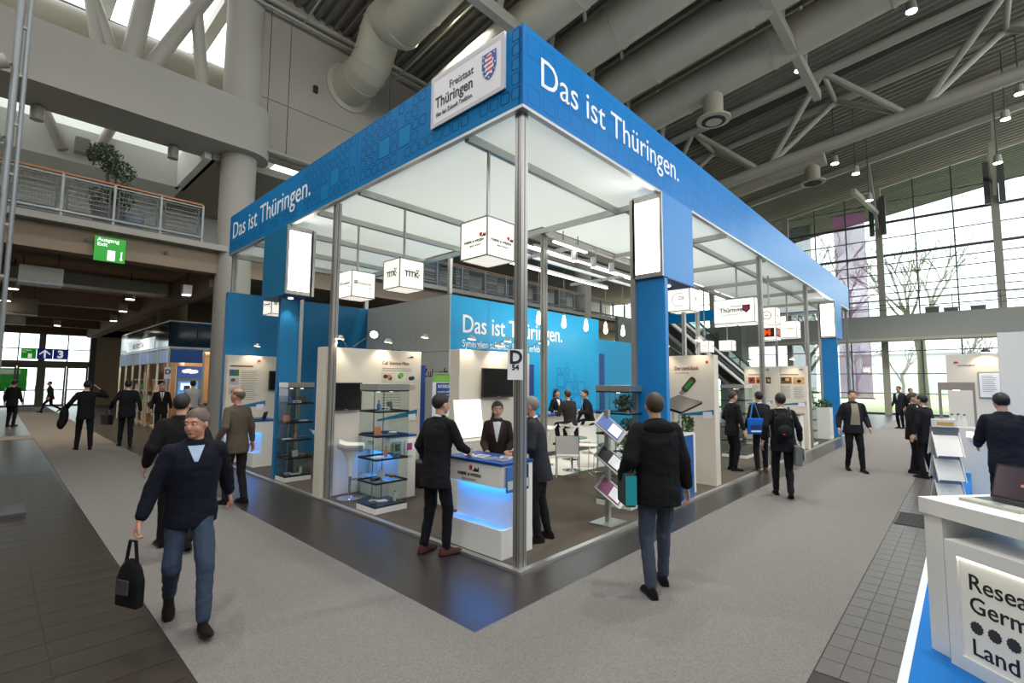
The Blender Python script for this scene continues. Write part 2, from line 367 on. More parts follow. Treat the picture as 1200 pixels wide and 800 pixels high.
# skylight well over the gallery
wa = struct(MB().box(-16, .5, 17, 17.25, 8.75, 9.85, atrium_m).box(.4, .7, 13.6, 17.25, 8.75, 9.85, atrium_m).build('trim_1'))
struct(MB().box(-16, .6, 17.25, 20, 8.75, 8.95, atrium_m).box(.6, 34.4, 13.5, 20, 8.75, 9.0, concrete).build('trim_2'))
struct(MB().box(-16, 34.4, 20, 20.3, 5.9, 9, atrium_m).build('wall_gallery'))
wt = MB(); wt.add([(-16, 17.4, 9.85), (3, 17.4, 9.85), (3, 20.5, 14.2), (-16, 20.5, 14.2)], [(0, 1, 2, 3)], atrium_m)
wt.box(2.4, 3, 13.5, 20, 9.85, 15.3, atrium_m); struct(wt.build('wall_atrium'))
for x in (-5, -1.8, 1.0):
    tag(MB().bar((x, 14.1, 14.6), (x, 20.5, 14.6), .35, .4, steel_w).build('skylight_beam'), 'pale beam of the skylight over the atrium', 'beam', 'skylight beams')
tag(MB().bar((-16, 17, 13.6), (2.4, 17, 13.6), .3, .35, steel_d).build('skylight_beam'), 'dark crossbar of the skylight over the atrium', 'beam')
for a, b, lb in (((-2.6, 16.9, 9.0), (-4.6, 16.9, 13.5), 'leaning left'), ((-1.9, 16.9, 9.0), (-.4, 16.9, 13.2), 'leaning right')):
    tag(MB().cyl(a, b, .14, steel_w, 12).build('skylight_strut', smooth=True), 'slim strut standing on the skylight parapet, ' + lb, 'strut')
tag(MB().box(-2.35, -2.0, 16.6, 16.95, 9.0, 9.45, steel_w).build('parapet_light'), 'small boxy floodlight on the skylight parapet above the potted tree', 'lamp')
# gallery slab and railing
struct(MB().box(-16, 34.4, 12.95, 42.4, 5.78, 5.95, concrete_pale).box(-16, 34.4, 13.25, 13.7, 5.12, 5.78, soffit_m).build('trim_3'))
struct(MB().box(-16, 34.4, 13.7, 42.4, 5.55, 5.78, soffit_m).build('trim_4'))
for k in range(9):
    x = -3.9 + 1.7 * k
    if k < 3: MB().cyl((x, 13.2, 5.5), (x, 13.25, 5.5), .05, black_m, 10).build('sprinkler_cap', bpy.data.objects['trim_3'])
pm = MB()
pm.box(.06, .07, -.012, .012, .1, .98, rail_steel)
def railing(xs, label):
    t = thing('gallery_railing', label, 'railing', (0, 13.0, 5.95))
    MB().bar((xs[0], 0, 1.1), (xs[-1], 0, 1.1), .07, .045, wood_rail).build('handrail', t)
    MB().bar((xs[0], 0, 1.02), (xs[-1], 0, 1.02), .04, .03, rail_steel).build('top_rail', t)
    MB().cyl((xs[0], 0, .12), (xs[-1], 0, .12), .045, rail_steel, 8).build('bottom_rail', t)
    MB().box(xs[0], xs[-1], -.02, 0, -.06, .05, steel_d).build('toe_plate', t)
    po = MB().box(-.025, .025, -.035, .035, -.16, 1.08, rail_steel).mesh('post')
    for x in xs: link('post', po, t, (x, 0, 0))
    w = xs[1] - xs[0] - .16; m = MB()
    m.box(0, w, -.012, .012, .17, .2, steel_d).box(0, w, -.012, .012, .93, .96, steel_d).box(0, .03, -.012, .012, .17, .96, steel_d).box(w - .03, w, -.012, .012, .17, .96, steel_d)
    for k in range(5): m.cyl((0, 0, .32 + .12 * k), (w, 0, .32 + .12 * k), .008, rail_steel, 5)
    for k in range(int(w / .06)): m.cyl((.04 + .06 * k, 0, .18), (.04 + .06 * k, 0, .95), .0025, rail_steel, 4)
    me = m.mesh('mesh_panel')
    for x in xs[:-1]: link('mesh_panel', me, t, (x + .08, 0, 0))
railing([-9.9 + 1.02 * k for k in range(11)], 'grey gallery railing with wooden handrail left of the round column')
railing([1.95 + 1.42 * k for k in range(22)], 'grey gallery railing with wooden handrail seen above the cyan booth wall')
# far gallery furniture seen through the railing
for i in range(7):
    t = thing('display_shelf', ('first', 'second', 'third', 'fourth', 'fifth', 'sixth', 'seventh')[i] + ' dark shelf unit on the gallery counted from the column at the fascia end', 'shelf', (8.2 + 2.1 * i, 15.2, 5.95), 0, 'shelf units on the gallery')
    MB().box(-.45, .45, 0, .3, 0, 1.7, steel_d).build('carcass', t)
    for z in (.4, .8, 1.2): MB().box(-.4, .4, -.03, 0, z, z + .05, rail_steel).build('shelf', t)
# potted trees on the gallery
def leaves(m, c, rx, ry, rz, n, s, mats, sl=0):
    for _ in range(n):
        while True:
            p = Vector((random.uniform(-1, 1), random.uniform(-1, 1), random.uniform(-1, 1)))
            if p.length < 1: break
        p = Vector(c) + Vector((p.x * rx, p.y * ry, p.z * rz)); q = Euler((random.uniform(0, 6), random.uniform(0, 6), random.uniform(0, 6))).to_quaternion(); k = s * random.uniform(.6, 1.3)
        m.add([p + q @ Vector(v) for v in ((-k, 0, 0), (0, -k * .45, k * .1), (k, 0, 0), (0, k * .45, k * .1))], [(0, 1, 2, 3)], random.choice(mats))
leaf_d = M('leaf_dark', (44, 52, 36), .6); leaf_g = M('leaf_green', (62, 78, 44), .6); leaf_o = M('leaf_olive', (86, 88, 60), .6); leaf_b = M('leaf_bright', (80, 130, 50), .55)
bark = M('bark', (72, 60, 48), .85); pot_m = M('pot_grey', (112, 110, 106), .8); pot_b = M('pot_blue', (128, 140, 156), .6)
t = thing('potted_tree', 'bushy potted tree with two leaf clouds on the gallery', 'plant', (-1.8, 13.7, 5.95))
MB().lathe([(.24, 0), (.27, .05), (.36, .62), (.39, .66), (.36, .66), (.33, .6)], (0, 0, 0), pot_m, 20).build('pot', t, smooth=True)
MB().cyl((0, 0, .5), (0, 0, .58), .33, bark, 16).build('soil', t)
MB().tube([(0, 0, .55), (.03, 0, 1.0), (-.05, 0, 1.5), (.02, 0, 2.0)], [.05, .045, .04, .03], bark, 8).tube([(.02, 0, .8), (.15, .02, 1.2), (.12, 0, 1.7)], [.035, .03, .02], bark, 7).build('trunk', t, smooth=True)
lm = MB(); leaves(lm, (-.12, 0, 2.05), .42, .4, .36, 520, .055, (leaf_d, leaf_g, leaf_d)); leaves(lm, (.22, 0, 1.75), .38, .36, .26, 280, .055, (leaf_d, leaf_g)); leaves(lm, (.05, 0, .9), .55, .45, .3, 520, .055, (leaf_d, leaf_g, leaf_o)); leaves(lm, (.35, 0, 1.25), .3, .3, .25, 160, .05, (leaf_d, leaf_o))
tag(lm.build('foliage', t), kind='stuff')
t = thing('empty_planter', 'blue-grey planter beside the potted tree on the gallery', 'planter', (-1.2, 14.1, 5.95))
MB().lathe([(.2, 0), (.24, .05), (.31, .6), (.33, .64), (.3, .64), (.27, .56)], (0, 0, 0), pot_b, 20).build('pot', t, smooth=True)
MB().cyl((0, 0, .48), (0, 0, .54), .27, bark, 16).build('soil', t)

# ------------------------------------------------------------------ below the gallery
for y in (18.5, 24, 30, 36):
    struct(MB().box(-16, 12, y, y + .5, 4.95, 5.55, soffit_m).build('trim_5'))
struct(MB().box(.75, 1.25, 13.7, 42, 4.75, 5.55, soffit_m).build('trim_6'))
struct(MB().box(-5.3, -4.9, 13.7, 42, 4.75, 5.55, soffit_m).build('trim_7'))
tag(MB().box(-9, .2, 16.2, 16.9, 4.72, 5.06, steel_w).build('air_box'), 'long grey air box hanging below the gallery ceiling', 'duct')
def hangbox(x, y, z, w, h, lb):
    t = thing('heater_box', lb, 'heater', (x, y, z)); MB().box(-w / 2, w / 2, -.3, .3, 0, h, steel_w).build('case', t); MB().box(-w / 2, w / 2, -.3, .3, -.07, -.005, rail_steel).build('grille', t)
    for s in (-1, 1): MB().cyl((s * w * .4, 0, h), (s * w * .4, 0, 5.56 - z), .012, steel_d, 6).build('hanger', t)
hangbox(-2.95, 14.6, 4.45, .85, .38, 'pale boxy air heater below the gallery left of the exit sign')
hangbox(-3.2, 22, 4.3, 1.1, .5, 'pale boxy air heater deeper under the gallery')
hangbox(-3.3, 27, 4.3, 1.0, .5, 'farthest pale boxy air heater under the gallery')
for i, (x, y) in enumerate(((-3.4, 17.8), (-3.5, 21.3), (-3.1, 26), (-.6, 17.5), (-.2, 21.5), (.1, 26), (-1.5, 31), (-4, 33))):
    t = thing('downlight', 'cylinder downlight below the gallery ceiling', 'lamp', (x, y, 4.62), 0, 'downlights below the gallery')
    MB().cyl((0, 0, 0), (0, 0, .3), .14, steel_w, 12).build('housing', t, smooth=True); MB().cyl((0, 0, -.02), (0, 0, 0), .125, bulb_m, 12).build('lens', t)
    MB().cyl((0, 0, .3), (0, 0, .95), .02, steel_d, 6).build('stem', t)
    spot('down_spot', (0, 0, -.05), (0, 0, -4), 340, (1, .86, .68), 110, .7, .1, t)
t = thing('round_column', 'round concrete column rising out of the glass-topped booth', 'column', (1.35, 20.9, 0)); MB().cyl((0, 0, 0), (0, 0, 5.5), .52, soffit_m, 24).build('shaft', t, smooth=True)
sign_g = M('sign_green', (12, 150, 20), .4, emit=.45); sign_b = M('sign_blue', (24, 44, 140), .4, emit=.25); sign_w = M('sign_white', (250, 250, 250), .4, emit=.5)
t = thing('exit_sign', 'green hanging exit sign with white door and arrow', 'sign', (-1.75, 13.08, 4.98))
MB().box(-.32, .32, -.02, .03, 0, .64, sign_g).build('panel', t)
F_ = frame((-.32, -.022, 0), (1, 0, 0), (0, 0, 1))
text('lettering', 'Ausgang', .135, sign_w, F_ @ Matrix.Translation((.05, .52, 0)), t, bold=.003); text('lettering', 'Exit', .135, sign_w, F_ @ Matrix.Translation((.05, .395, 0)), t, bold=.003)
MB().prism([(.27, .03), (.43, .03), (.43, .3), (.27, .3)], sign_w, F_, .003).build('door_symbol', t)
MB().prism([(.545, .09), (.575, .09), (.575, .3), (.545, .3)], sign_w, F_, .003).prism([(.52, .11), (.56, .05), (.6, .11)], sign_w, F_, .0032).build('arrow', t)
MB().cyl((-.2, 0, .64), (-.2, 0, .81), .008, steel_d, 6).build('hanger', t); MB().cyl((.2, 0, .64), (.2, 0, .81), .008, steel_d, 6).build('hanger', t)
t = thing('lit_exit_cube', 'small lit safety lamp hanging beside the beam below the gallery', 'lamp', (.35, 14.5, 4.55))
MB().box(-.12, .12, -.12, .12, 0, .3, white_l).build('case', t); MB().box(-.1, .1, -.1, .1, -.02, 0, glow_w).build('lens', t); MB().cyl((0, 0, .3), (0, 0, 1.01), .012, steel_d, 6).build('hanger', t)
t = thing('hanging_sign', 'row of three hanging signs, green exit, arrow and 3', 'sign', (-1.7, 34, 2.95))
for i, (x0, x1, mt) in enumerate(((-.95, -.36, sign_g), (-.34, .3, sign_b), (.32, .95, sign_b))):
    p = MB().box(x0, x1, -.02, .03, 0, .58, mt).build('panel', t); Fp = frame((x0, -.022, 0), (1, 0, 0), (0, 0, 1))
    if i == 0:
        text('lettering', 'Ausgang', .1, sign_w, Fp @ Matrix.Translation((.05, .44, 0)), p); text('lettering', 'Exit', .1, sign_w, Fp @ Matrix.Translation((.05, .33, 0)), p)
        MB().prism([(.27, .05), (.42, .05), (.42, .28), (.27, .28)], sign_w, Fp, .003).build('door_symbol', p)
    if i == 1: MB().prism([(.28, .06), (.36, .06), (.36, .42), (.28, .42)], sign_w, Fp, .003).prism([(.1, .3), (.32, .52), (.54, .3), (.54, .22), (.32, .42), (.1, .22)], sign_w, Fp, .0032).build('arrow', p)
    if i == 2: text('lettering', '3', .55, sign_w, Fp @ Matrix.Translation((.16, .1, 0)), p, bold=.02)
for x in (-.6, .6): MB().cyl((x, 0, .58), (x, 0, 2.6), .008, steel_d, 5).build('wire', t)
# entrance wall with doors
we = struct(MB().box(-16, 34, 42, 42.3, 4.85, 5.6, soffit_m).box(1.25, 34, 42, 42.3, 0, 5.6, M('wall_beige', (168, 152, 130), .8)).box(-16, 1.25, 41.9, 42.3, 2.7, 3.05, M('header_beige', (150, 138, 120), .6)).build('wall_entrance'))
for x in (-8.6, -6.1, -3.85, -1.45, 1.15): MB().box(x - .16, x + .16, 41.8, 42.3, 0, 4.95, steel_d if x == 1.15 else M('door_frame', (140, 132, 120), .5)).build('frame_post', we)
dfm = MATS['door_frame']
for i, x0 in enumerate((-8.44, -5.94, -3.69, -1.29)):
    wn = struct(MB().box(x0, x0 + 2.28, 42.05, 42.15, 3.82, 3.88, steel_d).box(x0 + 1.1, x0 + 1.16, 42.05, 42.15, 3.05, 4.85, steel_d).build('window_%d' % (i + 10)))
    for a in (0, 1):
        for z0, z1 in ((3.05, 3.82), (3.88, 4.85)): MB().box(x0 + 1.16 * a, x0 + 1.16 * a + 1.1, 42.09, 42.11, z0, z1, glass_w).build('pane', wn)
    for k in range(2):
        a = x0 + 1.14 * k
        dn = struct(MB().box(a, a + .1, 41.98, 42.08, 0, 2.7, dfm).box(a + 1.02, a + 1.12, 41.98, 42.08, 0, 2.7, dfm).box(a + .1, a + 1.02, 41.98, 42.08, 2.58, 2.7, dfm).box(a + .1, a + 1.02, 41.98, 42.08, 0, .12, dfm).box(a + .1, a + 1.02, 41.98, 42.08, 1.05, 1.13, dfm).build('door_%d' % (2 * i + k + 1)))
        for z0, z1 in ((.12, 1.05), (1.13, 2.58)): MB().box(a + .1, a + 1.02, 42.02, 42.04, z0, z1, glass_w).build('pane', dn)
        MB().cyl((a + .92, 41.93, .9), (a + .92, 41.93, 1.4), .02, chrome, 8).build('handle', dn)
t = thing('green_poster', 'bright green poster board outside the glass doors', 'poster', (-2.75, 43.2, 0)); MB().box(-.75, .75, 0, .05, 1.0, 2.55, M('poster_green', (40, 190, 50), .6)).build('board', t); MB().box(-.6, .4, -.02, 0, 2.15, 2.45, white_s).build('print_block', t); MB().box(-.7, -.65, .05, .1, 0, 2.5, steel_d).box(.65, .7, .05, .1, 0, 2.5, steel_d).build('stand', t)
tag(MB().box(-20, 20, 46, 90, -.3, -.02, M('pavement', (196, 194, 190), .9)).build('forecourt'), kind='structure')

# ------------------------------------------------------------------ glass wall on the right, bridge, escalator
WX = 34.2
majors = [-10.25, -5.0, .25, 5.5, 10.75]
wn = struct(MB().box(WX - .1, WX + .1, -13, 13, 0, .12, steel_d).build('window_1'))
wy = roof(WX, 13) - .35
MB().bar((WX, 13, roof(WX, 13) - .45), (WX, -13, roof(WX, -13) - .45), .2, .18, steel_w).build('head_rail', wn)
mp = MB().box(-.17, .17, -.15, .15, 0, 1, steel_w)
for y in majors: MB().box(WX - .3, WX - .02, y - .17, y + .17, 0, roof(WX, y) - .5, steel_w).build('column', wn)
for y in (majors[2], majors[1]):
    MB().box(WX - .62, WX - .35, y - .42, y - .18, roof(WX, y) - 3.6, roof(WX, y) - 1.2, steel_d).build('louvre_box', wn)
    MB().box(WX - .62, WX - .35, y + .18, y + .42, roof(WX, y) - 3.6, roof(WX, y) - 1.2, steel_d).build('louvre_box', wn)
    MB().bar((WX - .5, y, roof(WX, y) - 2.2), (26.8, y + .3, roof(26.8, y) - 3.2), .2, .26, steel_w).build('raking_strut', wn)
    MB().bar((WX - .7, y, roof(WX, y) - 3.2), (WX - 3.5, y, roof(WX - 3.5, y) - .3), .14, .2, steel_w).build('raking_strut', wn)
zrows = [.12, 1.3, 2.5, 3.9, 5.0, 6.1, 6.6, 7.05, 7.5, 7.95, 8.75, 9.35, 9.9, 11.0, 12.0, 13.3, 20]
thick = {9.9, 12.0}
ycols = []
for a, b in zip(majors[:-1], majors[1:]): ycols += [(a + (b - a) * k / 3, a + (b - a) * (k + 1) / 3) for k in range(3)]
for z in zrows[1:-1]:
    w = .09 if z in thick else .035
    MB().box(WX - w, WX + .03, -12.9, 12.9, z - w * .8, z + w * .8, steel_d).build('transom', wn)
for a, b in ycols[1:]: MB().box(WX - .03, WX + .03, a - .035, a + .035, .12, roof(WX, a) - .5, steel_d).build('mullion', wn)
for a, b in ycols:
    if b < -9 or a > 9.1: continue
    for z0, z1 in zip(zrows[:-1], zrows[1:]):
        ta, tb = min(z1, roof(WX, a) - .5), min(z1, roof(WX, b) - .5)
        if max(ta, tb) <= z0 + .05: continue
        ta = max(ta, z0 + .02); tb = max(tb, z0 + .02)
        m = MB(); vs = [(x, y, z) for x in (WX - .004, WX + .004) for y, z in ((a + .036, z0 + .02), (b - .036, z0 + .02), (b - .036, tb - .02), (a + .036, ta - .02))]
        m.add(vs, [(0, 1, 2, 3), (7, 6, 5, 4), (0, 4, 5, 1), (1, 5, 6, 2), (2, 6, 7, 3), (3, 7, 4, 0)], glass_w).build('pane', wn)
br = thing('foot_bridge', 'grey footbridge crossing in front of the glass wall', 'bridge', (32.6, 0, 0))
MB().box(0, 1.1, -13, 12.9, 4.6, 5.95, M('bridge_paint', (132, 136, 130), .7)).build('girder', br)
MB().box(-.06, 1.15, -13, 12.9, 4.45, 4.6, concrete_pale).build('soffit_strip', br)
for z in (6.3, 6.6, 6.9): MB().cyl((.1, -13, z), (.1, 12.9, z), .02, steel_d, 6).build('rail', br)
for k in range(14): MB().box(.08, .12, -12.5 + 1.9 * k, -12.46 + 1.9 * k, 5.95, 6.95, steel_d).build('post', br)
for i, y in enumerate((-2.1, -2.9, -4)):
    t = thing('bridge_case', ('tallest', 'middle', 'lone')[i] + ' low dark case standing on the footbridge', 'case', (32.9, y, 5.955)); MB().box(-.2, .2, -.3, .3, 0, .2 + .1 * (i == 0), steel_d).build('body', t); MB().box(-.22, .22, -.32, .32, .2 + .1 * (i == 0), .24 + .1 * (i == 0), steel_w).build('lid', t)
# escalator
es = thing('escalator', 'pale escalator running down from the gallery beyond the booth', 'escalator', (0, 0, 0))
A = Vector((24.4, 10.2, 6.7)); B = Vector((33.0, 6.95, 1.3)); dd = (B - A).normalized(); sd = Vector((-dd.y, dd.x, 0)).normalized()
gr_wall = M('wall_greygreen', (118, 124, 114), .8)
for o_ in (0, 1.3):
    off = sd * o_
    MB().bar(A + off, B + off, .12, .16, white_l, (0, 0, 1)).build('skirt', es)
    MB().bar(A + off + Vector((0, 0, -.38)), B + off + Vector((0, 0, -.38)), .14, .2, black_m).build('trim_strip', es)
    MB().bar(A + off + Vector((0, 0, -.7)), B + off + Vector((0, 0, -.7)), .14, .2, white_l).build('cladding', es)
    MB().bar(A + off + Vector((0, 0, .42)), B + off + Vector((0, 0, .42)), .03, .7, GL('balustrade_glass', (190, 214, 204), .12)).build('balustrade', es)
    MB().bar(A + off + Vector((0, 0, .85)), B + off + Vector((0, 0, .85)), .1, .1, black_m).build('handrail', es)
    MB().bar(A + off + Vector((0, 0, .2)), B + off + Vector((0, 0, .2)), .11, .1, black_m).build('trim_strip', es)
MB().bar(A + sd * .65 + Vector((0, 0, -.35)), B + sd * .65 + Vector((0, 0, -.35)), 1.2, .3, steel_d).build('steps', es)
struct(MB().box(20.8, 34.1, 11.2, 11.4, 0, 5.7, gr_wall).box(31.6, 33.1, 7.9, 9.4, 0, 5.8, gr_wall).build('wall_escalator'))

# ------------------------------------------------------------------ outdoors
lawn_m = M('lawn', (190, 196, 150), .95, noise=.25, scale=.6); snowy = M('pale_path', (206, 206, 200), .9)
struct(MB().box(34.4, 130, -70, 70, -.5, -.06, lawn_m).build('lawn'))
tag(MB().box(58, 66, -70, 70, -.06, -.03, snowy).build('garden_path'), 'pale path across the lawn outside the glass wall', 'path')
bark_g = M('bark_green_glare', (156, 150, 128), .9); bark_d = M('bark_dark_glare', (140, 132, 122), .9)  # bark colours paled to stand in for glare through the glass
def bare_tree(x, y, h, r, seed, mat, label):
    rnd = random.Random(seed); t = thing('bare_tree', label, 'tree', (x, y, -.06), 0, 'bare trees outside the glass wall'); tr = MB(); brn = MB()
    def grow(p, d, L, rr, lv, m):
        q = p + d * L; mid = p + d * L * .5 + Vector((rnd.uniform(-1, 1), rnd.uniform(-1, 1), rnd.uniform(-.5, .5))) * L * .06
        m.tube([p, mid, q], [rr, rr * .82, rr * .66], mat, 6 if lv > 1 else 9, False)
        if lv >= 5: return
        for k in range(3 if lv < 4 else 2):
            nd = (d + Vector((rnd.uniform(-1, 1), rnd.uniform(-1, 1), rnd.uniform(-.15, .7))) * .75).normalized()
            grow(p + (q - p) * rnd.uniform(.55, 1), nd, L * rnd.uniform(.62, .85), rr * .52, lv + 1, brn)
    grow(Vector((0, 0, 0)), Vector((0, 0, 1)), h * .28, r, 0, tr); tr.build('trunk', t, smooth=True); tag(brn.build('branches', t), kind='stuff')
bare_tree(44, -1.0, 19, .36, 3, bark_g, 'thick greenish bare tree right outside the glass wall')
bare_tree(46.5, 5.6, 21, .3, 5, bark_d, 'dark bare tree behind the hanging banners')
bare_tree(52, 8, 16, .3, 8, bark_d, 'bare tree behind the far end of the booth')
for i, (x, y) in enumerate(((70, -3), (74, -12), (80, 3), (84, -20), (88, 9), (78, -28), (92, -5))): bare_tree(x, y, 12, .22, 20 + i, bark_d, 'small bare tree across the lawn')
for i, (x, y, w, h) in enumerate(((100, -22, 22, 5), (108, 6, 24, 7))):
    t = thing('far_building', ('low' if i == 0 else 'taller') + ' pale building far beyond the lawn', 'building', (x, y, -.06)); MB().box(0, 6, -w / 2, w / 2, 0, h, M('far_wall', (236, 238, 242), .9)).build('wall', t)
    for k in range(8): MB().box(-.05, 0, -w / 2 + 1 + k * w / 8, -w / 2 + 2.4 + k * w / 8, 1, h - 1.2, M('far_glass', (216, 222, 230), .3)).build('window', t)
    MB().box(-.4, 6.4, -w / 2 - .4, w / 2 + .4, h, h + .3, M('far_roof', (170, 170, 176), .9)).build('roof', t)
def banner(y0, y1, z0, z1, col, label):
    t = thing('hanging_banner', label, 'banner', (36.2, 0, 0)); mt = M('banner_' + str(col[0]), col, .8); mt.node_tree.nodes['Principled BSDF'].inputs['Alpha'].default_value = .5
    MB().box(-.01, .01, y0, y1, z0, z1, mt).build('cloth', t)
    for z in (z0, z1): MB().cyl((0, y0 - .1, z), (0, y1 + .1, z), .035, steel_d, 8).build('rod', t)
    for y in (y0, y1): MB().cyl((0, y, z1), (0, y, z1 + 1.0), .01, steel_d, 5).build('cord', t)
banner(1.2, 3.0, .9, 13.6, (236, 158, 220), 'pink banner hanging outside the glass wall')
banner(4.4, 6.1, 1.2, 13.3, (120, 126, 136), 'grey banner hanging outside the glass wall')

# ------------------------------------------------------------------ tall lamp mast at the left edge
t = thing('lamp_mast', 'tall pale mast with clamped spotlights at the edge of the aisle', 'mast', (-3.73, 6.7, 0))
for dx, r in ((0, .045), (.1, .03)): MB().cyl((dx, 0, 0), (dx, 0, 9.5), r, rail_steel, 10).build('pole', t, smooth=True)
for k in range(9): MB().box(0, .1, -.02, .02, 2.6 + .75 * k, 2.64 + .75 * k, steel_w).build('rung', t)
for k, z in enumerate((6.4, 5.3, 4.55, 3.9)):
    h = MB().cyl((-.28, -.06, z), (-.1, -.06, z + .1), .1, steel_w, 12).build('spot_housing', t, smooth=True); MB().bar((-.1, -.03, z + .05), (0, 0, z + .12), .03, .03, black_m).build('bracket', h)
    MB().cyl((-.29, -.06, z - .005), (-.28, -.06, z), .085, bulb_m, 12).build('lens', h)
MB().box(-.35, .5, -.3, .3, 0, .04, steel_d).build('base_plate', t)
tag(MB().box(-6.2, -3.98, 7.0, 7.08, 0, 9.5, M('beige_cloth', (206, 196, 176), .85)).build('beige_banner_wall'), 'tall beige banner wall behind the lamp mast', 'banner wall')

# ------------------------------------------------------------------ the big booth: platform, canopy, fascia
LX, LY, ZB, ZT = 19.9, 9.4, 4.875, 5.79
pf = thing('booth_platform', 'dark carpeted booth platform with a bright metal edge', 'platform')
MB().box(.07, LX, .07, LY, 0, .03, deck_m).build('deck', pf)
for a in ((0, LX, 0, .07), (0, .07, .07, LY)): MB().box(*a, 0, .031, alu).build('edge_profile', pf)
MB().box(4.2, 9.6, 2.7, 5.4, .03, .036, M('white_floor', (226, 222, 212), .4)).build('white_floor_area', pf)
cp = thing('booth_canopy', 'tall canopy of metal posts and blue fascia around the booth', 'booth canopy')
def post_mesh(h):
    m = MB().box(-.05, .05, -.05, .05, 0, h, alu)
    for s in (-1, 1):
        m.box(s * .05 - .002, s * .05 + .002, -.012, .012, 0, h, alu_d).box(-.012, .012, s * .05 - .002, s * .05 + .002, 0, h, alu_d)
        for q in (-.034, .034): m.box(s * .05 - .0015, s * .05 + .0015, q - .003, q + .003, 0, h, alu_d).box(q - .003, q + .003, s * .05 - .0015, s * .05 + .0015, 0, h, alu_d)
    return m.mesh('post')
pm_ = post_mesh(ZB - .03)
for x, y in ((.12, .12), (.12, 4.28), (.12, 9.33), (8.5, .12), (13.0, .12), (19.8, .12), (3.74, 2.76), (3.6, 9.3), (11.2, 2.7), (19.8, 2.7)): link('post', pm_, cp, (x, y, .03))
link('post', MB().box(-.04, .04, -.04, .04, 0, .95, alu).mesh('post'), cp, (3.55, 5.46, 3.95))
def rrect(cx, cy, w, h, r, n=4):
    P = []
    for sx, sy, a0 in ((1, 1, 0), (-1, 1, PI / 2), (-1, -1, PI), (1, -1, 1.5 * PI)):
        for k in range(n + 1):
            a = a0 + PI / 2 * k / n; P.append((cx + sx * (w / 2 - r) + r * math.cos(a), cy + sy * (h / 2 - r) + r * math.sin(a)))
    return P
def ring(m, cx, cy, w, h, r, t, mx, mat, z=.0015):
    o = rrect(cx, cy, w, h, r); i = rrect(cx, cy, w - 2 * t, h - 2 * t, max(r - t, .003)); n = len(o)
    m.add([mx @ Vector((a, b, z)) for a, b in o + i], [(k, (k + 1) % n, n + (k + 1) % n, n + k) for k in range(n)], mat)
def patch(m, x0, y0, x1, y1, mx, mat, z=.002): m.add([mx @ Vector(v) for v in ((x0, y0, z), (x1, y0, z), (x1, y1, z), (x0, y1, z))], [(0, 1, 2, 3)], mat)
